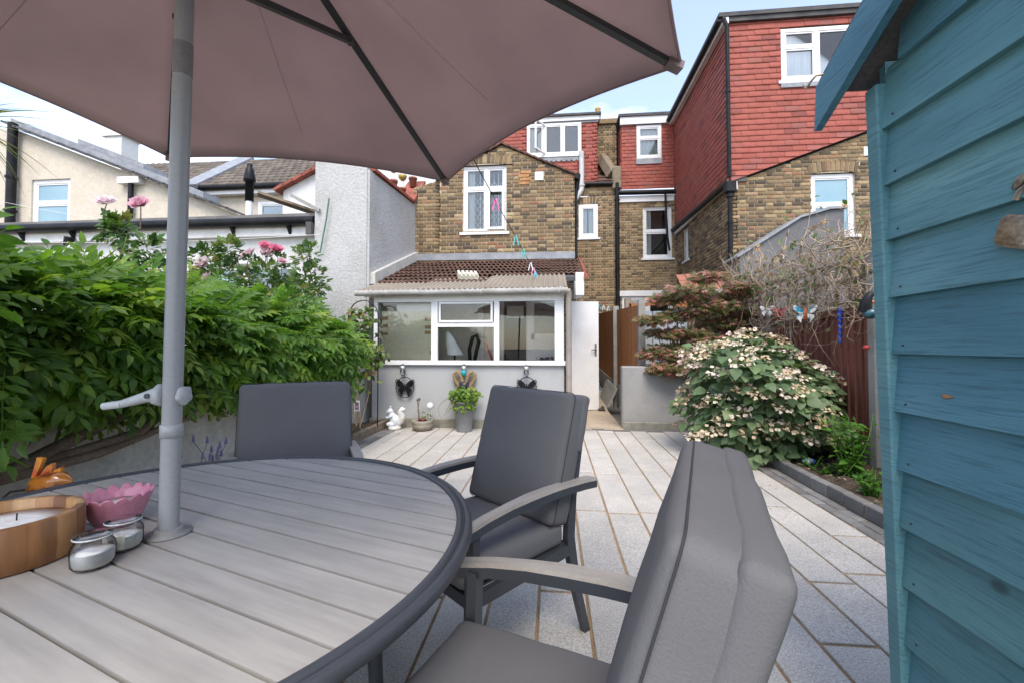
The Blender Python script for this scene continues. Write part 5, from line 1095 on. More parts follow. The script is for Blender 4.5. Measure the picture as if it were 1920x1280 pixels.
def jar(x, y, lab, label):
    j = thing('candle_jar', label, 'candle jar', (x, y, TZ + .001), group='glass candle jars on the table'); c = (x, y, TZ + .001)
    MB().lathe([(0, .001), (.031, .002), (.0365, .01), (.037, .04), (.0345, .05), (.031, .054), (.031, .062), (.033, .064), (.033, .067), (.0315, .068)], c, 36).build('glass', mJar, j)
    MB().tube([(x + .0325 * math.cos(q), y + .0325 * math.sin(q), TZ + .066) for q in np.linspace(0, 2 * math.pi, 37)], .0017, 8, cap=False).build('rim', mJarRim, j)
    MB().lathe([(0, .005), (.03, .0055), (.0332, .012), (.0345, .03), (.0335, .0325), (0, .033)], c, 32).build('wax', mWax, j)
    if lab:
        V = []; F = []
        for i in range(9):
            a = R(-110 + 9 * i); V += [(x + .0374 * math.cos(a), y + .0374 * math.sin(a), TZ + .012), (x + .0374 * math.cos(a), y + .0374 * math.sin(a), TZ + .042)]
        MB().add(V, [(2 * i, 2 * i + 2, 2 * i + 3, 2 * i + 1) for i in range(8)], True).build('label', M('cream_label', (.6, .58, .46), .7), j)
jar(-.968, .822, False, 'open glass candle jar in front of the wooden bowl'); jar(-.985, .9, True, 'glass candle jar with cream label beside the pink bowl')

# ------------------------------------------------------------------ ornaments by the conservatory wall
mSilver = M('brushed_silver', (.45, .45, .44), .35, metal=.8, bmp=.05); mCastBlack = M('cast_black_metal', (.02, .02, .022), .5, metal=.4, bmp=.2)
for k, (x, z, nm, colr) in enumerate(((-2.219, .86, 'silver hanging lamp above the metal butterfly ring by the climber', None), (-1.301, .86, 'turquoise hanging lamp above the wicker rabbit', (.02, .3, .38)), (-.392, .86, 'silver hanging lamp above the ring half hidden by the chair', None))):
    t = thing('hanging_lamp', nm, 'lamp', (x, 6.12, z - .1), group='small lamps under the white sill')
    MB().tube([(x, 6.15, z + .07), (x, 6.12, z + .075), (x, 6.12, z + .05)], .005, 6).build('hook', mCastBlack, t)
    MB().lathe([(.035, 0), (.04, .01), (.04, .05), (.02, .06), (0, .06)], (x, 6.12, z - .01), 14).build('cap', mSilver, t); MB().lathe([(0, -.09), (.02, -.085), (.036, -.05), (.034, 0)], (x, 6.12, z - .01), 14).build('globe', M('lamp_globe_%d' % k, colr, .2) if colr else mJar, t)
def butterfly_outline(s):
    return [[(.02, .01), (.05, .1), (.15, .19), (.24, .21), (.26, .15), (.2, .04), (.1, -.01)], [(.02, -.01), (.1, -.02), (.18, -.05), (.19, -.12), (.14, -.17), (.1, -.24), (.07, -.14), (.03, -.06)]]
for k, (x, nm) in enumerate(((-2.193, 'black metal butterfly in a ring hung on the grey wall'), (-.385, 'black butterfly ring mostly hidden by the chair back'))):
    z = .59 if k == 0 else .6; t = thing('butterfly_ring', nm, 'wall ornament', (x, 6.14, z - .14), group='butterfly rings on the conservatory wall')
    MB().tube([(x + .137 * math.cos(a), 6.15, z + .15 * math.sin(a)) for a in [2 * math.pi * i / 40 for i in range(41)]], .006, 8, cap=False).build('ring', mCastBlack, t); MB().tube([(x, 6.15, z + .15), (x, 6.13, z + .2)], .003, 6).build('chain', mCastBlack, t)
    for s in (-1, 1):
        for w_ in butterfly_outline(1):
            wg_ = MB().prism([(x + s * p[0] * .5, 6.155, z + p[1] * .5) for p in w_], (0, .004, 0))
            for i in range(len(w_)): a, b = w_[i], w_[(i + 1) % len(w_)]; wg_.bar((x + s * a[0] * .55, 6.15, z + a[1] * .55), (x + s * b[0] * .55, 6.15, z + b[1] * .55), .008, .012, (0, 1, 0))
            for p in w_[1:-1]: wg_.bar((x + s * .012, 6.15, z), (x + s * p[0] * .55, 6.15, z + p[1] * .55), .006, .02, (0, 1, 0))
            wg_.build('wing', mCastBlack, t)
    MB().tube([(x, 6.15, z - .07), (x, 6.145, z), (x, 6.15, z + .06)], [.006, .014, .008], 8).build('body', mCastBlack, t)
x, z = -1.292, .7; mWick = M('woven_straw', (.3, .21, .11), .9, c2=(.18, .12, .06), scale=40, fine=120, fineamt=.3, bmp=1, bdist=.008)
t = thing('wicker_rabbit', 'woven straw rabbit head wreath hanging above the leafy planter', 'wall ornament', (x, 6.12, .45))
for s in (-1, 1): MB().tube([(x + s * .03, 6.13, z - .02), (x + s * .06, 6.13, z + .08), (x + s * .12, 6.13, z + .13), (x + s * .155, 6.13, z + .08), (x + s * .13, 6.13, z - .02), (x + s * .08, 6.13, z - .08)], .028, 10).build('ear', mWick, t)
MB().tube([(x + .12 * math.cos(a), 6.13, z - .18 + .11 * math.sin(a)) for a in [2 * math.pi * i / 30 for i in range(31)]], .032, 10, cap=False).build('head_ring', mWick, t)
bw = MB(); bw.prism([(x, 6.085, z - .06), (x - .07, 6.085, z - .02), (x - .07, 6.085, z - .1)], (0, .02, 0)); bw.prism([(x, 6.085, z - .06), (x + .07, 6.085, z - .02), (x + .07, 6.085, z - .1)], (0, .02, 0)); bw.box((x - .03, 6.07, z - .2), (x + .035, 6.086, z - .07)); bw.build('ribbon', M('navy_ribbon', (.02, .025, .06), .7), t)
# squirrel figurine: one continuous body
sx_, sy_ = -2.29, 5.99; sq = thing('squirrel_figurine', 'blue and white glazed squirrel figurine by the flower bed corner', 'figurine', (sx_, sy_, 0))
mGlz = M('blue_white_glaze', (.66, .68, .7), .3, c2=(.2, .3, .45), scale=9, lo=.5, hi=.62, bmp=.03, coat=.3); mGlzW = M('white_glaze', (.72, .72, .7), .3, c2=(.6, .56, .5), scale=8, bmp=.03, coat=.3)
bo = MB(); bo.sphere((sx_ + .01, sy_, .13), .075, 16, 12, (1, .9, 1.2)); bo.sphere((sx_ - .03, sy_ - .02, .2), .055, 14, 10, (.9, .85, 1.1)); bo.sphere((sx_ - .05, sy_ - .03, .265), .042, 14, 10, (1.1, .9, .95)); bo.sphere((sx_ - .09, sy_ - .04, .255), .02, 10, 8); bo.sphere((sx_ - .035, sy_ - .035, .32), .013, 8, 6, (.8, .6, 2)); bo.sphere((sx_ - .06, sy_ - .01, .318), .012, 8, 6, (.8, .6, 2))
bo.tube([(sx_ - .03, sy_ - .06, .2), (sx_ - .08, sy_ - .07, .17), (sx_ - .1, sy_ - .06, .19)], [.02, .017, .015], 8); bo.sphere((sx_ - .04, sy_ - .05, .08), .045, 12, 8, (1.4, .8, .8))
bd_ = bo.build('body', mGlz, sq); rm = bd_.modifiers.new('fuse', 'REMESH'); rm.mode = 'VOXEL'; rm.voxel_size = .007; rm.use_smooth_shade = True
tl_ = MB().tube([(sx_ + .04, sy_ + .01, .07), (sx_ + .1, sy_ + .01, .12), (sx_ + .11, sy_ + .01, .2), (sx_ + .09, sy_, .26), (sx_ + .12, sy_, .295), (sx_ + .155, sy_, .285)], [.035, .045, .048, .042, .034, .022], 12).build('tail', mGlzW, sq)
MB().lathe([(.085, 0), (.095, .015), (.09, .045), (.07, .055), (0, .055)], (sx_, sy_, 0.001), 14, wob=lambda a, z: 1 + .08 * math.sin(3 * a)).build('plinth', mGlzW, sq)
# low stone pot
px_, py_ = -1.87, 5.98; lp_ = thing('stone_pot', 'low weathered stone pot with dry stems and a white ball', 'plant pot', (px_, py_, 0)); mStone = M('weathered_stone', (.3, .27, .22), .9, c2=(.2, .18, .14), scale=9, bmp=.6)
MB().lathe([(.1, 0), (.125, .015), (.15, .05), (.155, .07), (.145, .085), (.15, .1), (.155, .13), (.15, .145), (.13, .145), (.125, .12), (0, .12)], (px_, py_, .001), 24).build('pot', mStone, lp_); MB().lathe([(.126, 0), (.06, .015), (0, .02)], (px_, py_, .12), 16).build('soil', mSoil, lp_)
MB().tube([(px_ - .05, py_, .13), (px_ - .06, py_, .3), (px_ - .075, py_, .42)], [.012, .009, .006], 8).build('dry_stem', mBark, lp_); MB().tube([(px_ - .07, py_, .25), (px_ - .05, py_, .43)], .006, 6).build('dry_stem', mBark, lp_)
for q in ((-.075, .43), (-.045, .44)): MB().sphere((px_ + q[0], py_, q[1]), .016, 8, 6, (1, 1, 1.4)).build('seed_head', mBark, lp_)
MB().tube([(px_ + .09, py_, .13), (px_ + .11, py_, .3)], .004, 6).build('ball_stem', mGreyPlastic, lp_); MB().sphere((px_ + .11, py_, .345), .05, 16, 12).build('ball', M('milky_ball', (.66, .67, .68), .4, bmp=0), lp_); MB().sphere((px_ + .01, py_ - .04, .155), .04, 10, 8, (1.5, 1, .6)).build('plum_stone', M('plum_glaze', (.12, .02, .03), .4), lp_)
# tall grey planter
qx, qy = -1.26, 5.97; tp = thing('grey_planter', 'tall grey planter with trailing lime green leaves', 'planter', (qx, qy, 0)); MB().lathe([(.105, 0), (.11, .01), (.14, .4), (.148, .4), (.148, .42), (.13, .42), (.125, .36), (0, .36)], (qx, qy, .001), 28).build('pot', M('grey_zinc_planter', (.2, .21, .22), .6, c2=(.24, .25, .26), scale=4, bmp=.1), tp)

# ------------------------------------------------------------------ ornaments on the right fence
def flat_butterfly(name, label, c, s, cols, tilt=0):
    t = thing(name, label, 'ornament', tuple(c)); face = unit((-c[0], -c[1], 0)); sd = np.array([face[1], -face[0], 0])
    mA, mB_ = M(name + '_wing', cols[0], .35, c2=cols[1], scale=14, lo=.47, hi=.53, bmp=.02), M(name + '_body', cols[2], .4, c2=(.3, .05, .02), scale=20, bmp=.05)
    for sg in (-1, 1):
        for w_ in butterfly_outline(1):
            P = [c + sd * sg * p[0] * s + np.array([0, 0, p[1] * s]) + face * (.01 + abs(p[0]) * .25 * s) for p in w_]; MB().prism(P, tuple(face * .008)).build('wing', mA, t)
    MB().tube([c + np.array([0, 0, -.16 * s]), c + face * .012, c + np.array([0, 0, .14 * s])], [.01 * s * 3, .02 * s * 3, .014 * s * 3], 8).build('body', mB_, t)
flat_butterfly('butterfly_ornament', 'turquoise and white butterfly with orange body on the fence top', at(1510, 588, X=2.72), .42, ((.03, .22, .33), (.7, .68, .62), (.6, .16, .05)))
flat_butterfly('white_butterfly_ornament', 'small white butterfly ornament on the fence top beside the maple', at(1438, 583, X=2.72), .3, ((.68, .68, .66), (.6, .6, .58), (.5, .5, .48)))
flat_butterfly('crimson_butterfly_ornament', 'small crimson butterfly ornament on the fence top', at(1462, 586, X=2.72), .28, ((.22, .02, .04), (.35, .08, .08), (.1, .02, .02)))
b0, b1 = at(1575, 578, X=2.72), at(1575, 642, X=2.72); sp_ = MB(); V = []; F = []
for i in range(31):
    a = i * .62; tt = i / 30; r = .028 * (1.1 - .5 * tt) * (.75 + .35 * abs(math.sin(i * .62))); c = b0 + (b1 - b0) * tt
    V += [c + np.array([math.cos(a), math.sin(a), 0]) * r, c + np.array([-math.sin(a), math.cos(a), 0]) * .008, c - np.array([math.cos(a), math.sin(a), 0]) * r, c - np.array([-math.sin(a), math.cos(a), 0]) * .008]
for i in range(30):
    for j in range(4): F.append((4 * i + j, 4 * i + (j + 1) % 4, 4 * i + 4 + (j + 1) % 4, 4 * i + 4 + j))
solo('twisted_spinner', sp_.add(V, F, True), M('cobalt_glass', (.03, .07, .42), .15, c2=(.3, .4, .7), scale=25, lo=.55, hi=.7, bmp=.05, coat=.4), 'cobalt blue twisted glass spinner hanging on the fence', 'ornament')
wc = at(1632, 588, X=2.74); wt = thing('bird_ornament', 'dark pointed bird ornament hanging beside the concrete post', 'ornament', tuple(wc - np.array([0, 0, .1])))
MB().sphere(tuple(wc), .06, 16, 12, (1, 1, .8)).build('body', M('teal_black_glaze', (.02, .05, .065), .25, c2=(.05, .16, .2), scale=14, bmp=.05, coat=.3), wt); MB().tube([wc + np.array([-.03, .02, .02]), wc + np.array([-.035, 0, .1]), wc + np.array([-.01, -.01, .16]), wc + np.array([.04, -.02, .175]), wc + np.array([.055, -.02, .14])], [.055, .045, .03, .016, .008], 10).build('neck', mBlack, wt); MB().tube([wc + np.array([.0, -.02, .1]), wc + np.array([.04, -.04, .09])], [.014, .003], 8).build('beak', M('orange_beak', (.6, .15, .04), .4), wt)
solo('ladybird_ornament', MB().sphere((2.88, 4.25, 1.185), .028, 12, 8, (1, 1, .8)), M('red_enamel', (.4, .05, .05), .3, bmp=0), 'small red ladybird on the concrete fence post', 'ornament')
# glass bird on a bent wire beside the table
bc = np.array([-1.74, 1.325, .725]); gbm = thing('glass_bird', 'orange glass bird garden stake beyond the table edge', 'garden ornament', (-1.85, 1.26, 0))
mAmb = M('amber_glass', (.36, .13, .02), .12, c2=(.16, .04, .02), scale=22, lo=.5, hi=.62, bmp=.1, coat=.6); mRedG = M('red_orange_glass', (.42, .06, .02), .15, c2=(.65, .3, .05), scale=18, bmp=.05, coat=.5)
dR = np.array(_R); MB().tube([bc - dR * .075 - np.array([0, 0, .03]), bc - dR * .04, bc + np.array([0, 0, .004]), bc + dR * .045 + np.array([0, 0, .012]), bc + dR * .066 + np.array([0, 0, .012]), bc + dR * .085 + np.array([0, 0, .006])], [.006, .024, .036, .03, .016, .003], 16).build('body', mAmb, gbm)
for q, s in ((.0, 1), (.03, .8)): MB().prism([bc + dR * (q - .035) + np.array([0, 0, .02]), bc + dR * (q + .01) + np.array([0, 0, .028]), bc + dR * (q + .012) + np.array([0, 0, .07 * s]), bc + dR * (q - .01) + np.array([0, 0, .058 * s])], (0, .012, 0)).build('crest', mRedG, gbm)
MB().prism([bc - dR * .05 + np.array([0, 0, .01]), bc - dR * .02 + np.array([0, 0, .085]), bc - dR * .042 + np.array([0, 0, .09]), bc - dR * .072 - np.array([0, 0, .03])], (0, .012, 0)).build('wing', mRedG, gbm)
MB().tube([bc - dR * .07 - np.array([0, 0, .02]), bc - dR * .13 - np.array([0, 0, .028]), bc - dR * .18 - np.array([0, 0, .07]), (-1.93, 1.25, .4), (-1.93, 1.25, 0)], .004, 8).build('stake', mCastBlack, gbm)

# ------------------------------------------------------------------ washing lines and pegs
def peg(c, d, colr, label, group, s=.075, tilt=0):
    key = 'peg_plastic_%d%d%d' % tuple(int(x * 99) for x in colr); mt = bpy.data.materials.get(key) or M(key, colr, .4, bmp=.02)
    t = thing('clothes_peg', label, 'peg', tuple(c), 0, group); d = unit(d); sd = np.cross(d, [0, 0, 1]); sd = unit(sd if np.linalg.norm(sd) > .1 else (1, 0, 0))
    d = unit((1, .25 + rng.normal() * .4, 0)); sd = np.array([-d[1], d[0], 0])
    for sg in (-1, 1): MB().bar(c + np.array([0, 0, .025]) + d * sg * .005, c - np.array([0, 0, s]) + d * sg * (.028 + tilt), .014, .011, tuple(sd)).build('prong', mt, t)
    MB().tube([c - sd * .008 + np.array([0, 0, .006]), c + sd * .008 + np.array([0, 0, .006])], .006, 8).build('spring', mSilver, t)
La, Lb = np.array([-.286, 7.08, 2.39]), np.array([-1.3, -4.0, 3.55]); Lm = lambda y: La + (Lb - La) * ((7.08 - y) / 11.08) + np.array([0, 0, -.35 * math.sin(math.pi * (7.08 - y) / 11.08) * .35])
solo('washing_line', MB().tube([Lm(7.08 - 11.08 * i / 30) for i in range(31)], .0045, 6), mBlack, 'dark washing line running from the lean-to roof over the patio', 'washing line')
for y, c, nm in ((4.1, (.65, .12, .3), 'pink peg near the parasol edge on the long washing line'), (5.2, (.1, .42, .42), 'upper turquoise peg level with the window sill'), (5.75, (.08, .45, .38), 'lower turquoise peg on the long washing line'), (6.45, (.62, .64, .66), 'white peg over the brown roof tiles'), (6.75, (.6, .25, .36), 'pale pink peg just above the corrugated roof'), (6.98, (.05, .42, .5), 'blue peg lying at the end of the line')):
    peg(Lm(y), Lb - La, c, nm, 'pegs on the long washing line', .095, .006)
p0, p1 = at(1118, 572, Y=9.2), at(1196, 580, Y=8.0); solo('short_line', MB().tube([p0, (p0 + p1) / 2 - np.array([0, 0, .03]), p1], .003, 6), mBlack, 'short washing line across the passage with small pegs', 'washing line')
for k, (t_, c) in enumerate(((.08, (.05, .4, .45)), (.2, (.6, .62, .64)), (.32, (.55, .6, .66)), (.48, (.1, .35, .6)), (.56, (.15, .45, .65)), (.76, (.65, .62, .62)), (.9, (.6, .4, .42)))):
    q = p0 + (p1 - p0) * t_ - np.array([0, 0, .03 * math.sin(math.pi * t_)]); peg(q, p1 - p0, c, ['turquoise peg beside the white door on the short line', 'white peg next to the turquoise one on the short line', 'pale blue peg third from the white door on the short line', 'first of two mid blue pegs by the black downpipe', 'second of two mid blue pegs by the black downpipe', 'pale grey peg above the orange fence', 'pinkish peg last on the short line by the fence post'][k], 'pegs on the passage line', .07)
for k, (a, b, nm) in enumerate((((0, 454, 5.6), (600, 440, 6.4), 'thin pale wire strung above the wisteria'), ((0, 378, 8.7), (330, 425, 6.8), 'thin cable crossing in front of the cream house'))):
    A, B = at(a[0], a[1], Y=a[2]), at(b[0], b[1], Y=b[2]); solo('overhead_wire', MB().tube([A + (B - A) * i / 10 - np.array([0, 0, .06 * math.sin(math.pi * i / 10)]) for i in range(11)], .004, 6), mWhiteOld, nm, 'wire')
# ------------------------------------------------------------------ vegetation helpers
def leaf_t(L, W, n=4, fold=.25, droop=.25, a=.8, base=0.02):
    """one leaf along +Y, triangles"""
    V = []; F = []
    for i in range(n + 1):
        t = i / n; w = W / 2 * (math.sin(math.pi * t ** a) ** .9 if 0 < t < 1 else .02) ; y = L * t; z = -droop * L * t * t
        V += [(-w, y, z + fold * w), (0, y, z), (w, y, z + fold * w)]
    for i in range(n):
        for j in (0, 1): a_, b_ = 3 * i + j, 3 * i + 3 + j; F += [(a_, a_ + 1, b_ + 1), (a_, b_ + 1, b_)]
    return np.array(V, float), np.array(F)
def join(parts):
    V = []; F = []; b = 0
    for v, f in parts: V.append(v); F.append(f + b); b += len(v)
    return np.concatenate(V), np.concatenate(F)
def xf(vf, M_): v, f = vf; return (v @ np.array(M_.to_3x3()).T + np.array(M_.translation)), f
def compound_t(npair, L, ll, lw, seed):
    rs = np.random.RandomState(seed); parts = []
    rz = [(0, 0, 0)]
    for i in range(npair + 1):
        t = (i + .8) / (npair + 1); y = L * t; z = -.28 * L * t * t; sc = (.75 + .5 * math.sin(math.pi * min(1, t * .9))) * rs.uniform(.85, 1.12)
        lf = leaf_t(ll * sc, lw * sc, 3, .3, rs.uniform(.1, .45))
        if i == npair: parts.append(xf(lf, Matrix.Translation((0, y, z)) @ Matrix.Rotation(-.4, 4, 'X')))
        else:
            for s in (-1, 1): parts.append(xf(lf, Matrix.Translation((0, y, z)) @ Matrix.Rotation(-s * rs.uniform(.85, 1.2), 4, 'Z') @ Matrix.Rotation(-rs.uniform(.05, .45), 4, 'X') @ Matrix.Rotation(s * rs.uniform(-.3, .3), 4, 'Y')))
    st = []; Vs = []
    for i in range(5): t = i / 4; Vs += [(-.0016, L * t, -.28 * L * t * t), (.0016, L * t, -.28 * L * t * t)]
    Fs = [q for i in range(4) for q in ((2 * i, 2 * i + 1, 2 * i + 3), (2 * i, 2 * i + 3, 2 * i + 2))]
    parts.append((np.array(Vs), np.array(Fs))); return join(parts)
def palmate_t(r, lobes=7, seed=0):
    rs = np.random.RandomState(seed); parts = []
    for k in range(lobes):
        a = (k - (lobes - 1) / 2) / lobes * 5.0; L = r * (1 - .35 * abs(k - (lobes - 1) / 2) / (lobes / 2)); parts.append(xf(leaf_t(L, L * .3, 2, .2, .2), Matrix.Rotation(-a, 4, 'Z')))
    return join(parts)
def orient(P, D, N, S):
    """matrices from position, pointing direction, face normal and scale arrays"""
    D = D / np.linalg.norm(D, axis=1)[:, None]; N = N - D * (N * D).sum(1)[:, None]; nn = np.linalg.norm(N, axis=1)[:, None]; N = N / np.maximum(nn, 1e-6); X = np.cross(D, N)
    M_ = np.zeros((len(P), 4, 4)); M_[:, :3, 0] = X * S[:, None]; M_[:, :3, 1] = D * S[:, None]; M_[:, :3, 2] = N * S[:, None]; M_[:, :3, 3] = P; M_[:, 3, 3] = 1; return M_
def scatter(root, name, mass, tm, P, D, N, S, mat, ns=300, prio=None):
    pieces(root, name, mass, tm, orient(np.asarray(P, float), np.asarray(D, float), np.asarray(N, float), np.asarray(S, float)), rng.integers(0, len(tm), len(P)), mat, ns, prio, smooth=False)
def rdir(n, up=0.0):
    v = rng.normal(size=(n, 3)); v /= np.linalg.norm(v, axis=1)[:, None]; v[:, 2] += up; return v / np.linalg.norm(v, axis=1)[:, None]
def branch(a, b, r0, r1, bend=.1, n=7):
    a, b = np.array(a, float), np.array(b, float); o = rng.normal(size=3) * bend * np.linalg.norm(b - a)
    pts = [a + (b - a) * t + o * math.sin(math.pi * t) for t in np.linspace(0, 1, n)]; return pts, [r0 + (r1 - r0) * t for t in np.linspace(0, 1, n)]

mWis = leafmat('wisteria_leaf', [(0, (.05, .11, .02)), (.35, (.085, .18, .028)), (.75, (.14, .25, .038)), (1, (.25, .33, .06))], .5, .5)
mGreenMid = leafmat('rose_leaf', [(0, (.035, .08, .022)), (.5, (.07, .14, .035)), (.9, (.13, .2, .05)), (1, (.24, .21, .06))], .3, .45)
mHyd = leafmat('hydrangea_leaf', [(0, (.07, .12, .055)), (.5, (.11, .17, .075)), (1, (.15, .215, .09))], .25, .5)
mAcer = leafmat('maple_leaf', [(0, (.07, .1, .03)), (.42, (.13, .15, .045)), (.62, (.22, .14, .07)), (.85, (.42, .17, .14)), (1, (.5, .3, .26))], .4, .55, tint=(1.15, 1.1, .85))
mLime = leafmat('lime_leaf', [(0, (.07, .14, .02)), (.6, (.14, .24, .03)), (1, (.26, .33, .06))], .35, .45)
mBright = leafmat('bright_herb_leaf', [(0, (.05, .14, .02)), (.6, (.09, .22, .03)), (1, (.15, .3, .05))], .35, .45)
mClim = leafmat('climber_leaf', [(0, (.03, .07, .015)), (.5, (.075, .13, .02)), (.85, (.16, .19, .03)), (1, (.16, .07, .03))], .3, .45)

# ------------------------------------------------------------------ left boundary wall and wisteria
lwv = thing('old_boundary_wall', 'old white painted boundary wall under the wisteria', 'wall', (-2.95, 2.5, 0))
MB().cbox((-3.02, -1.5, 0), (-2.85, 6.55, 1.02), .02).build('wall', mOldWall, lwv)
for k in range(16): MB().cbox((-3.06, -1.5 + k * .5, 1.021), (-2.81, -1.01 + k * .5, 1.075), .012).build('coping_stone', mOldWall, lwv)
ob = MB().prism([(-6.5, 1.2, 0), (-4.2, 2.4, 0), (-4.2, 2.4, 1.35), (-6.5, 1.2, 1.35)], (0, .1, 0)); solo('brick_screen', ob, M('orange_brick_wall', (.4, .18, .09), .9, c2=(.5, .36, .24), scale=9, lo=.5, hi=.55), 'low orange brick screen glimpsed through the wisteria', 'wall')
ws = thing('wisteria', 'large green wisteria trained along the old boundary wall', 'climber', (-2.62, 1.6, 0))
tr_ = [(-2.62, 1.0, .05), (-2.6, 1.25, .35), (-2.55, 1.7, .58), (-2.5, 2.2, .78), (-2.55, 2.8, .92), (-2.6, 3.6, 1.02), (-2.65, 4.2, 1.1), (-2.7, 4.6, 1.15)]
MB().tube(tr_, [.042, .037, .034, .03, .027, .023, .02, .014], 10).build('trunk', mBark, ws)
for pts in ([(-2.55, 1.7, .58), (-2.45, 2.1, .62), (-2.42, 2.6, .72), (-2.5, 3.1, .95)], [(-2.5, 2.2, .78), (-2.42, 1.9, 1.0), (-2.45, 1.3, 1.2), (-2.5, .7, 1.3)], [(-2.55, 1.8, .6), (-2.42, 2.3, .7), (-2.42, 2.7, .95)], [(-2.55, 2.8, .92), (-2.5, 3.2, 1.2), (-2.6, 3.6, 1.4)]):
    MB().tube(pts, [.028, .025, .02, .013], 8).build('limb', mBark, ws)
tm = [compound_t(6 + k % 2, .27 + .03 * (k % 3), .084, .034, k) for k in range(6)]
P = []; D = []; S = []
def hedge(y):
    """centre X, centre Z, half width, half height of the wisteria mass along the wall"""
    t = (y - .5) / 4.6; return -2.6 - .06 * t, 1.25 - .13 * max(0, t - .5) * 2, .42 - .1 * t, (.31 + .05 * math.sin(y * 2.3)) - .03 * t + .12 * max(0, t - .5)
cl = [(rng.uniform(.45, 4.75), rng.uniform(0, 2 * math.pi), rng.uniform(.55, 1)) for _ in range(300)]
for (yc, th, rr) in cl:
    for _ in range(13):
        y = yc + rng.normal() * .12; cx, cz_, hw, hh = hedge(y); a = th + rng.normal() * .28; r = min(1.06, rr + rng.normal() * .13)
        p = np.array([cx + hw * r * math.cos(a), y, cz_ + hh * r * math.sin(a)]); P.append(p); D.append(np.array([math.cos(a) * 1.0, rng.normal() * .6, math.sin(a) * .7 - .1])); S.append(rng.uniform(.55, 1.0))
for _ in range(34):      # low hanging sprays beside the camera
    p = np.array([-2.2 + rng.normal() * .12, rng.uniform(.85, 1.55), rng.uniform(.62, 1.15)]); P.append(p); D.append(rdir(1)[0] + np.array([.5, 0, -.6])); S.append(rng.uniform(.8, 1.15))
for _ in range(60):     # drooping far end by the climber
    y = rng.uniform(3.4, 4.6); p = np.array([-2.42 + rng.normal() * .07, y, rng.uniform(.82, 1.1)]); P.append(p); D.append(np.array([.55, rng.normal() * .5, -.5])); S.append(rng.uniform(.7, 1.05))
P = np.array(P); D = np.array(D); Nn = np.tile([0.25, -.15, 1.0], (len(P), 1)) + rng.normal(size=(len(P), 3)) * .35
vis = P[:, 0] + .6 * P[:, 2] - .35 * P[:, 1]
scatter(ws, 'compound_leaf', 'leaf_mass', tm, P, D, Nn, S, mWis, 300, prio=vis)
# young yellow shoots
for k in range(9):
    y = rng.uniform(1.2, 4.7); cx, cz_, hw, hh = hedge(y); a = np.array([cx + .1, y, cz_ + hh * .8]); pts, rr = branch(a, a + np.array([rng.uniform(.1, .35), rng.uniform(-.2, .2), rng.uniform(.15, .4)]), .005, .002, .15); MB().tube(pts, rr, 5).build('young_shoot', mLime, ws)

# ------------------------------------------------------------------ roses behind the wisteria
def rose_flower(c, s, mat, root):
    mb = MB(); face = Matrix.Rotation(R(rng.uniform(25, 60)), 4, 'X') @ Matrix.Rotation(R(rng.uniform(-30, 30)), 4, 'Y')
    for ring, (n, r, tilt) in enumerate(((6, 1.0, .05), (6, .9, .4), (5, .7, .8), (4, .45, 1.2))):
        for k in range(n):
            a = 2 * math.pi * k / n + ring * .6; V, F = leaf_t(.05 * r * s, .055 * r * s, 3, .5, -.35, .75); Mx = Matrix.Translation(c) @ face @ Matrix.Rotation(a, 4, 'Z') @ Matrix.Rotation(tilt, 4, 'X'); W, F = xf((V, F), Mx); mb.add(W, F.tolist(), True)
    return mb.build('flower', mat, root)
mRose = leafmat('rose_petal', [(0, (.66, .38, .45)), (.5, (.75, .54, .6)), (1, (.8, .68, .7))], .3, .6, tint=(1, 1, 1))
mRoseDeep = leafmat('rose_petal_deep', [(0, (.62, .18, .28)), (1, (.7, .27, .36))], .3, .6, tint=(1, 1, 1))
def rose_bush(label, base, blobs, flowers, nleaf, seed):
    t = thing('rose_bush', label, 'rose', tuple(base), group='roses behind the wisteria'); tml = [join([xf(leaf_t(.055, .036, 3, .2, .2), Matrix.Translation((0, .03, 0)))] + [xf(leaf_t(.045, .03, 3, .2, .2), Matrix.Translation((0, y, 0)) @ Matrix.Rotation(-s * 1.2, 4, 'Z')) for y in (.0, .025) for s in (-1, 1)]) for _ in range(3)]
    P = []; D = []; tot = sum(b[1] for b in blobs)
    for c, r in blobs:
        c = np.array(c); pts, rr = branch(base, c, .014, .006, .12); MB().tube(pts, rr, 6).build('stem', mBark, t); n = int(nleaf * r / tot)
        v = rdir(n); rad = r * rng.random(n) ** .4; P += list(c + v * rad[:, None] * np.array([1, .8, 1])); D += list(v + np.array([.1, -.3, 0]))
    P = np.array(P); scatter(t, 'leaf', 'leaf_mass', tml, P, np.array(D), np.tile([0, -.5, .8], (len(P), 1)) + rng.normal(size=(len(P), 3)) * .4, rng.uniform(.8, 1.3, len(P)), mGreenMid, 120)
    for c, s, deep in flowers:
        pts, rr = branch(np.array(c) - np.array([0, 0, .22]), c, .006, .004, .08); MB().tube(pts, rr, 5).build('stem', mBark, t); rose_flower(Vector(c), s * 1.35, mRoseDeep if deep else mRose, t)
Yr = 4.3
rose_bush('tall rose with two pale pink blooms in front of the parasol pole', (-3.35, 3.6, 0), [(at(225, 435, Y=3.6), .15), (at(275, 470, Y=3.6), .15), (at(250, 520, Y=3.6), .2), (at(212, 418, Y=3.6), .08)], [(at(200, 383, Y=3.6), 1.5, 0), (at(264, 386, Y=3.6), 1.5, 0)], 210, 1)
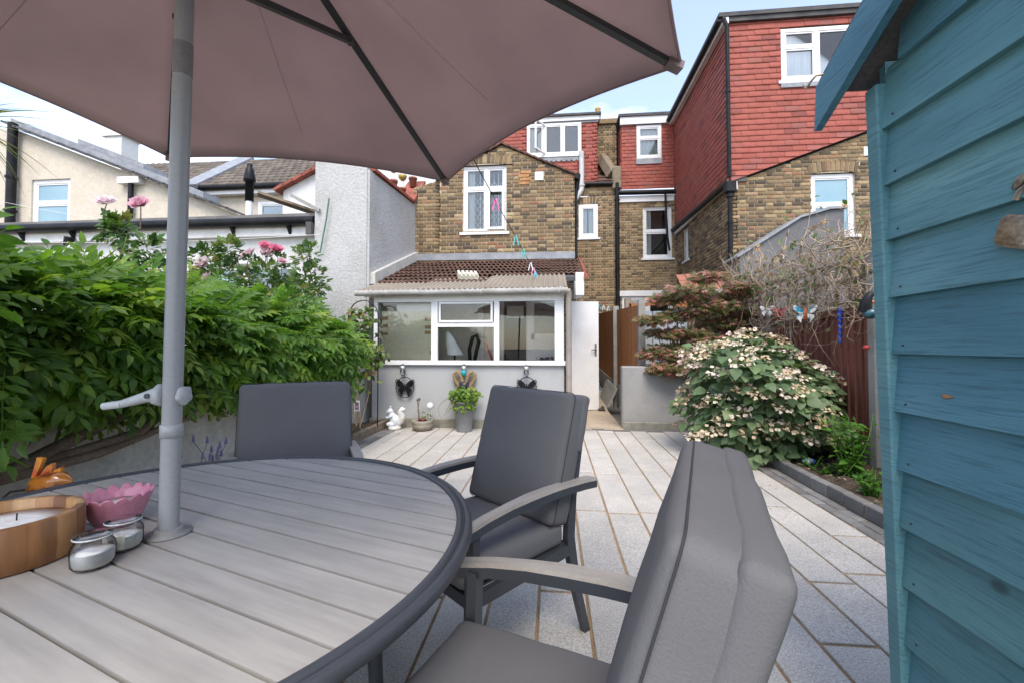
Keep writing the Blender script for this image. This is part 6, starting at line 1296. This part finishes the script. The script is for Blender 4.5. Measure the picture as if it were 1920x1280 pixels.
rose_bush('bushy rose with pink blooms between parasol pole and grey wall', (-3.45, 5.2, 0), [(at(420, 540, Y=5.1), .4), (at(500, 530, Y=5.1), .4), (at(540, 570, Y=5.1), .35), (at(450, 590, Y=5.1), .45), (at(385, 490, Y=5.1), .2), (at(430, 470, Y=5.1), .16)], [(at(468, 481, Y=5.0), 1.9, 0), (at(382, 497, Y=5.0), 1.8, 0), (at(390, 524, Y=5.0), 1.8, 0), (at(497, 463, Y=5.0), 1.3, 1), (at(500, 474, Y=5.0), 1.5, 0), (at(518, 470, Y=5.0), 1.5, 1), (at(529, 492, Y=5.0), 1.0, 0)], 1000, 2)
rose_bush('slim dark leaved rose against the white extension corner', (-3.6, 5.8, 0), [(at(575, 480, Y=5.8), .2), (at(580, 530, Y=5.8), .28), (at(565, 555, Y=5.8), .3)], [(at(560, 541, Y=5.7), .8, 0)], 330, 3)

# ------------------------------------------------------------------ climber on a wire arch by the conservatory corner
ck = thing('clematis', 'climber with yellowing leaves on a wire arch by the conservatory corner', 'climber', (-2.7, 5.75, .05))
arc = [(-2.9, 5.8, .05), (-2.9, 5.8, 1.6)] + [(-2.68 - .22 * math.cos(a), 5.8, 1.6 + .24 * math.sin(a)) for a in np.linspace(0, math.pi, 12)] + [(-2.46, 5.8, 1.6), (-2.46, 5.8, .05)]
MB().tube(arc, .008, 6).build('wire_arch', mCastBlack, ck)
for k in range(5): pts, rr = branch((-2.7 + rng.normal() * .03, 5.75, .05), (-2.68 + rng.normal() * .12, 5.74, rng.uniform(1.0, 1.6)), .009, .005, .06); MB().tube(pts, rr, 5).build('stem', mTwig, ck)
n = 620; zz = np.concatenate([rng.uniform(.55, 1.72, 520), rng.uniform(.9, 1.2, 100)]); hw = np.where(zz > 1.5, .18, .2); xx = np.where(np.arange(n) < 520, -2.68 + rng.normal(size=n) * hw * .62, -2.46 + rng.normal(size=n) * .06)
P = np.c_[xx, 5.72 + rng.normal(size=n) * .07, zz]; keep = ~((P[:, 2] < .9) & (rng.random(n) < .6)); P = P[keep]
scatter(ck, 'leaf', 'leaf_mass', [leaf_t(.075, .05, 3, .2, .3), leaf_t(.06, .045, 3, .15, .2)], P, rdir(len(P), -.3) + np.array([.1, -.5, 0]), np.tile([.1, -.8, .7], (len(P), 1)) + rng.normal(size=(len(P), 3)) * .35, rng.uniform(.8, 1.4, len(P)), mClim, 160)
pt = thing('plant_tag', 'small white plant tag hanging in the corner bed', 'plant tag', (-2.63, 5.5, .3)); MB().cbox((-2.66, 5.5, .33), (-2.58, 5.504, .47), .001).build('card', mWhite, pt); MB().box((-2.648, 5.497, .35), (-2.592, 5.499, .45)).build('picture', M('tag_picture', (.1, .06, .09), .5, c2=(.4, .3, .4), scale=30), pt); MB().tube([(-2.62, 5.502, .47), (-2.62, 5.52, .8)], .002, 5).build('string', mTwig, pt)
ag = thing('lavender', 'small purple flowered plant beside the far padded chair', 'plant', (-2.66, 3.05, .07)); P = []
for k in range(12):
    tip = np.array([-2.6 + rng.normal() * .09, 3.05 + rng.normal() * .1, rng.uniform(.3, .46)]); pts, rr = branch((-2.66, 3.05, .07), tip, .003, .002, .1); MB().tube(pts, rr, 5).build('stem', mLime, ag); MB().tube([tip, tip + np.array([0, 0, .05])], [.012, .005], 6).build('flower_spike', M('lavender_flower', (.25, .2, .42), .8) if 'lavender_flower' not in bpy.data.materials else bpy.data.materials['lavender_flower'], ag)

# ------------------------------------------------------------------ hydrangea
HC = np.array([2.24, 5.0, .66]); hy = thing('hydrangea', 'broad hydrangea bush covered in cream lacecap flowers by the red fence', 'shrub', (2.45, 5.05, .08))
HR = np.array([.76, .78, .72])
for k in range(16):
    v = rdir(1, .5)[0]; pts, rr = branch((2.45 + rng.normal() * .06, 5.05 + rng.normal() * .06, .06), HC + v * HR * .75, .012, .006, .08); MB().tube(pts, rr, 6).build('stem', mBark, hy)
def heart_t(L, W):
    v, f = leaf_t(L, W, 5, .15, .3, .66); return v, f
n = 2300; v = rdir(n, .12); v[:, 1] = np.where((v[:, 1] > .35) & (rng.random(n) < .6), -v[:, 1], v[:, 1]); rad = rng.uniform(.25, 1.02, n) ** .4
P = HC + v * rad[:, None] * HR * (1 + .13 * np.sin(v[:, 0] * 4 + v[:, 2] * 6 + 1) + .06 * np.sin(v[:, 1] * 9 - v[:, 2] * 11))[:, None]; P[:, 2] = .08 + (P[:, 2] - .08) * (1 - .3 * np.clip((P[:, 0] - 2.05) / .75, 0, 1)); P[:, 2] = np.maximum(P[:, 2], .1 + rng.random(n) * .08)
ok = P[:, 0] < 2.95; P, v = P[ok], v[ok]
out = v * np.array([1, 1, .25]) + rng.normal(size=v.shape) * .35 + np.array([0, 0, -.3]); Nn = v * .55 + np.array([-.1, -.25, .75]) + rng.normal(size=v.shape) * .25
camd = np.array([0, 0, CAMH]) - HC; pr = (v @ (camd / np.linalg.norm(camd))) + rng.random(len(P)) * .3
scatter(hy, 'leaf', 'leaf_mass', [heart_t(.112, .098), heart_t(.098, .08), heart_t(.125, .105)], P, out, Nn, rng.uniform(.7, 1.2, len(P)), mHyd, 300, prio=pr)
mHF = leafmat('hydrangea_floret', [(0, (.55, .41, .27)), (.3, (.68, .56, .4)), (.7, (.78, .69, .55)), (1, (.72, .54, .49))], .25, .7, tint=(1, 1, 1))
mHB = leafmat('hydrangea_bud', [(0, (.3, .2, .06)), (1, (.42, .32, .12))], .15, .8)
def head_t(seed):
    rs = np.random.RandomState(seed); parts = []
    for k in range(20):
        a = 2 * math.pi * k / 20 + rs.normal() * .2; r = .078 + rs.normal() * .02; c = (r * math.cos(a), r * math.sin(a), .0 + rs.normal() * .012)
        tl = Matrix.Translation(c) @ Matrix.Rotation(rs.normal() * .5, 4, 'X') @ Matrix.Rotation(rs.normal() * .5, 4, 'Y')
        for q in range(4): parts.append(xf(leaf_t(.021, .024, 2, .25, -.25, .75), tl @ Matrix.Rotation(q * math.pi / 2 + a, 4, 'Z')))
    for k in range(5):
        a = rs.rand() * 6.3; r = .05 * rs.rand(); tl = Matrix.Translation((r * math.cos(a), r * math.sin(a), .012 + rs.normal() * .006)) @ Matrix.Rotation(rs.normal() * .5, 4, 'X')
        for q in range(4): parts.append(xf(leaf_t(.015, .015, 2, .25, -.25, .7), tl @ Matrix.Rotation(q * math.pi / 2 + a, 4, 'Z')))
    return join(parts)
def bud_t(seed):
    rs = np.random.RandomState(seed); parts = []
    for k in range(34):
        a = rs.rand() * 6.3; r = .062 * math.sqrt(rs.rand()); parts.append(xf(leaf_t(.014, .008, 2, .2, .1), Matrix.Translation((r * math.cos(a), r * math.sin(a), rs.normal() * .004)) @ Matrix.Rotation(a, 4, 'Z') @ Matrix.Rotation(1.0 + rs.normal() * .3, 4, 'X')))
    return join(parts)
hm = [npmesh('flower_head', *head_t(k), None) for k in range(4)]; bmz = [npmesh('bud_cluster', *bud_t(k), None) for k in range(2)]
for m_ in hm: m_.materials.append(mHF)
for m_ in bmz: m_.materials.append(mHB)
heads = []; tries = 0
while len(heads) < 84 and tries < 6000:
    tries += 1; v = rdir(1, .08)[0]
    if v[2] < -.5 or v @ np.array([-.4, -.9, .25]) < -.15: continue
    p = HC + v * HR * rng.uniform(.97, 1.07) * (1 + .13 * math.sin(v[0] * 4 + v[2] * 6 + 1) + .06 * math.sin(v[1] * 9 - v[2] * 11))
    p[2] = .08 + (p[2] - .08) * (1 - .3 * min(1, max(0, (p[0] - 2.05) / .75)))
    if p[0] > 2.9 or any(np.linalg.norm(p - h) < .125 for h in heads): continue
    heads.append(p); o = link('flower_head', hm[len(heads) % 4], None, hy, tuple(p - wl_of(hy))); up = Vector((v[0] * .5, v[1] * .5 - .1, 1)).normalized(); o.rotation_euler = (Matrix.Rotation(0, 3, 'Z') @ up.to_track_quat('Z', 'Y').to_matrix()).to_euler(); s = rng.uniform(.75, 1.15); o.scale = (s, s, s)
    b_ = bpy.data.objects.new('bud_cluster', bmz[len(heads) % 2]); COL.objects.link(b_); b_.parent = o

# ------------------------------------------------------------------ Japanese maple
ma = thing('japanese_maple', 'bronze red leaved japanese maple leaning over the low grey wall', 'tree', (1.95, 6.85, .1)); tips_ = []
MB().tube([(1.95, 6.85, .05), (1.93, 6.84, .5), (1.98, 6.8, .95), (1.95, 6.8, 1.35)], [.045, .038, .03, .02], 10).build('trunk', mBark, ma)
layers = [((1225, 600), .28), ((1255, 560), .3), ((1275, 590), .34), ((1300, 545), .36), ((1330, 520), .3), ((1360, 555), .36), ((1390, 540), .3), ((1330, 575), .4), ((1290, 625), .36), ((1245, 655), .36), ((1280, 665), .38), ((1330, 640), .42), ((1240, 625), .26), ((1300, 700), .3), ((1260, 690), .32), ((1380, 590), .36), ((1350, 610), .4), ((1310, 665), .4), ((1255, 728), .16), ((1340, 690), .34), ((1290, 690), .34), ((1235, 690), .24), ((1370, 640), .36), ((1292, 740), .16), ((1215, 665), .18)]
P = []; D = []
for (q, r) in layers:
    c = at(q[0] + rng.normal() * 4, q[1], Y=6.45 + rng.normal() * .22); pts, rr = branch((1.95, 6.82, rng.uniform(.7, 1.3)), c, .013, .004, .1); MB().tube(pts, rr, 6).build('branch', mBark, ma)
    n = int(620 * r); v = rdir(n); rad = r * rng.random(n) ** .5; P += list(c + v * rad[:, None] * np.array([1, .8, .3])); D += list(v * np.array([1, 1, .2]) + np.array([-.2, -.2, -.35]))
P = np.array(P); scatter(ma, 'leaf', 'leaf_mass', [palmate_t(.068, 7, k) for k in range(3)], P, np.array(D), np.tile([-.1, -.55, .8], (len(P), 1)) + rng.normal(size=(len(P), 3)) * .35, rng.uniform(.75, 1.25, len(P)), mAcer, 300)

# ------------------------------------------------------------------ dry honeysuckle on the trellis
hv = thing('honeysuckle', 'tangle of dry honeysuckle stems with sparse leaves over the trellis', 'climber', (2.95, 5.6, .1))
for k in range(4): pts, rr = branch((2.9, 4.7 + k * .8, .08), (2.95, 4.9 + k * .75, 1.7), .02, .014, .05); MB().tube(pts, rr, 7).build('main_stem', mTwig, hv)
mb = MB(); big = []
for k in range(900):
    y = rng.uniform(4.2, 7.6); z = 1.5 + .85 * rng.random() ** 1.3; p = np.array([2.94 + rng.normal() * .1, y, z]); d = rdir(1)[0] * np.array([.5, 1, .8]); L = rng.uniform(.25, .85); pts = [p]; w = rng.normal(size=3) * .9
    for i in range(9): d = d + np.cross(w, d) * .28 + rng.normal(size=3) * .13; d /= np.linalg.norm(d); q = pts[-1] + d * L / 9; q[0] = np.clip(q[0], 2.68, 3.15); pts.append(q)
    r0 = rng.choice([.003, .004, .006, .009], p=[.4, .3, .2, .1]); rr = [r0 * (1 - .6 * i / 9) for i in range(10)]
    if r0 > .006: MB().tube(pts, rr, 6).build('stem', mTwig, hv)
    else: mb.tube(pts, rr, 4, cap=False)
tag(mb.build('fine_twigs', mTwig, hv), kind='stuff')
for k in range(26):
    y = rng.uniform(4.2, 7.3); pts, rr = branch((2.93, y, 2.1), (2.9 + rng.normal() * .12, y + rng.normal() * .25, rng.uniform(2.4, 2.75)), .005, .002, .12); MB().tube(pts, rr, 5).build('shoot', mTwig, hv)
n = 480; P = np.c_[2.9 + rng.normal(size=n) * .12, rng.uniform(4.2, 7.5, n), 2.05 + rng.normal(size=n) * .26]; scatter(hv, 'leaf', 'leaf_mass', [leaf_t(.06, .032, 3, .2, .2), leaf_t(.05, .03, 3, .2, .3)], P, rdir(n), rdir(n) + np.array([-.3, -.6, .4]), rng.uniform(.8, 1.5, n), leafmat('honeysuckle_leaf', [(0, (.05, .1, .02)), (.5, (.12, .17, .05)), (.8, (.2, .15, .06)), (1, (.22, .11, .06))], .3, .5), 120)
mHon = leafmat('honeysuckle_flower', [(0, (.6, .35, .22)), (1, (.68, .55, .36))], .3, .6)
for k in range(9):
    c = np.array([2.88, rng.uniform(4.25, 6.8), rng.uniform(2.2, 2.62)]); fm = MB()
    for i in range(9): W, F_ = xf(leaf_t(.06, .016, 2, .2, -.3), Matrix.Translation(c.tolist()) @ Matrix.Rotation(i * .7, 4, 'Z') @ Matrix.Rotation(.5 + .2 * (i % 3), 4, 'X')); fm.add(W, F_.tolist())
    fm.build('flower', mHon, hv)

# ------------------------------------------------------------------ plants in the right bed
def herb(name, label, c, h, nst, spread, leaf, mat, nl, cat='plant'):
    t = thing(name, label, cat, tuple(c)); P = []; D = []
    for k in range(nst):
        tip = np.array(c) + np.array([rng.normal() * spread, rng.normal() * spread, h * rng.uniform(.6, 1.05)]); pts, rr = branch(np.array(c) + np.array([rng.normal() * spread * .3, rng.normal() * spread * .3, -.02]), tip, .006, .003, .08); MB().tube(pts, rr, 5).build('stem', mat, t)
        for j in range(nl):
            u = (j + 1.5) / (nl + 1.5); i = u * (len(pts) - 1); b = pts[int(i)] + (pts[min(int(i) + 1, len(pts) - 1)] - pts[int(i)]) * (i % 1); a = j * 2.4 + rng.normal() * .3; P.append(b); D.append((math.cos(a), math.sin(a), .25 + rng.normal() * .2))
    P = np.array(P); scatter(t, 'leaf', 'leaf_mass', leaf, P, np.array(D), np.tile([0, 0, 1.0], (len(P), 1)) + rng.normal(size=(len(P), 3)) * .3, rng.uniform(.7, 1.2, len(P)), mat, 90); return t
herb('lemon_balm', 'bright green leafy herb in front of the concrete fence post', (2.55, 3.95, .07), .55, 16, .1, [leaf_t(.085, .05, 3, .2, .3)], mBright, 12)
herb('seedling_clump', 'low bright green clump beside the dark kerb blocks', (2.36, 3.5, .07), .2, 14, .07, [leaf_t(.045, .03, 3, .2, .2)], mBright, 8)
herb('weed_clump', 'dark green clump between herb and shed', (2.72, 3.55, .07), .42, 10, .1, [leaf_t(.07, .035, 3, .2, .3)], mGreenMid, 10)
herb('small_weed', 'sparse seedlings on the soil under the hydrangea', (2.4, 4.15, .07), .12, 12, .16, [leaf_t(.035, .022, 3, .2, .2)], mBright, 5)
fx = thing('bed_flower', 'single red flower at the edge of the right bed', 'flower', (2.5, 3.2, .07)); MB().tube([(2.5, 3.2, .07), (2.5, 3.2, .2)], .003, 5).build('stem', mBright, fx); rose_flower(Vector((2.5, 3.2, .2)), .9, mRoseDeep, fx)
bl = MB(); bl.sphere((2.42, 4.35, .105), .045, 10, 8, (1.4, 1, .7)); solo('blue_pebble', bl, M('blue_white_china', (.05, .1, .4), .3, c2=(.6, .65, .7), scale=30, lo=.5, hi=.6, bmp=.05), 'blue and white china ornament on the soil under the hydrangea', 'ornament')
# planter foliage, stone pot sprigs, weeds in the left bed
n = 330; v = rdir(n, .3); P = np.array([qx, qy, .5]) + v * np.array([.26, .2, .12]) * rng.uniform(.5, 1.05, n)[:, None]; P2 = np.array([(qx + .16 * math.cos(a), qy + .14 * math.sin(a) - .03, z) for a, z in zip(rng.uniform(3.3, 6.6, 90), rng.uniform(.28, .5, 90))]); P = np.concatenate([P, P2])
scatter(tp, 'leaf', 'leaf_mass', [leaf_t(.055, .042, 3, .15, .2), leaf_t(.045, .036, 3, .15, .3)], P, rdir(len(P), -.2) + np.array([0, -.4, 0]), np.tile([0, -.6, .8], (len(P), 1)) + rng.normal(size=(len(P), 3)) * .35, rng.uniform(.8, 1.3, len(P)), mLime, 120)
for k in range(3): a = np.array([qx - .2 + .03 * k, qy - .1, .48]); pts, rr = branch(a, a + np.array([-.1, -.02, -.3 + .05 * k]), .004, .002, .15); MB().tube(pts, rr, 5).build('trailing_stem', mBark, tp)
n = 40; P = np.array([px_ + .05, py_, .19]) + rng.normal(size=(n, 3)) * np.array([.05, .04, .04]); scatter(lp_, 'leaf', 'leaf_mass', [leaf_t(.04, .02, 2, .2, .2)], P, rdir(n, .5), rdir(n, .5), rng.uniform(.7, 1.2, n), mLime, 40)
herb('bed_weed', 'small weeds on the soil of the left corner bed', (-2.68, 5.2, .07), .16, 9, .1, [leaf_t(.045, .03, 3, .2, .2)], mGreenMid, 6)
# palm fronds at the picture's upper left
pc = at(-70, 235, Y=4.2); pm = thing('palm', 'spiky palm fronds reaching in above the cream house roof', 'palm', (pc[0], 4.2, 0)); MB().tube([(pc[0], 4.2, 0), (pc[0] + .02, 4.2, pc[2] * .5), (pc[0], 4.2, pc[2])], [.11, .1, .08], 10).build('trunk', mBark, pm)
mPalm = leafmat('palm_frond', [(0, (.07, .1, .025)), (.7, (.13, .16, .04)), (1, (.2, .19, .07))], .3, .5); fm = npmesh('frond', *leaf_t(.75, .03, 7, .35, .5, .5), None); fm.materials.append(mPalm)
for k in range(46):
    o = link('frond', fm, None, pm, (0, 0, pc[2])); a = rng.uniform(0, 2 * math.pi); o.rotation_euler = (rng.uniform(-.5, .9), 0, a); s = rng.uniform(.8, 1.2); o.scale = (s, s, s)
# fallen leaves and grit on the beds
lt = MB()
for k in range(160):
    rgt = rng.random() < .6; c = np.array([rng.uniform(2.26, 2.95) if rgt else rng.uniform(-2.8, -2.54), rng.uniform(2.6, 6.2), .1 + rng.random() * .01]); W, F_ = xf(leaf_t(.035, .02, 2, .2, .2), Matrix.Translation(c.tolist()) @ Matrix.Rotation(rng.uniform(0, 6.3), 4, 'Z') @ Matrix.Rotation(rng.normal() * .3, 4, 'X')); lt.add(W, F_.tolist())
for k in range(70):
    c = np.array([rng.uniform(1.5, 2.14) if k % 3 else rng.uniform(-2.4, -1.9), rng.uniform(2.4, 6.1), .006]); W, F_ = xf(leaf_t(rng.uniform(.012, .028), .012, 2, .2, .1), Matrix.Translation(c.tolist()) @ Matrix.Rotation(rng.uniform(0, 6.3), 4, 'Z')); lt.add(W, F_.tolist())
tag(lt.build('leaf_litter', mTwig), 'dry fallen leaves scattered over the beds and patio edges', 'leaf litter', kind='stuff')
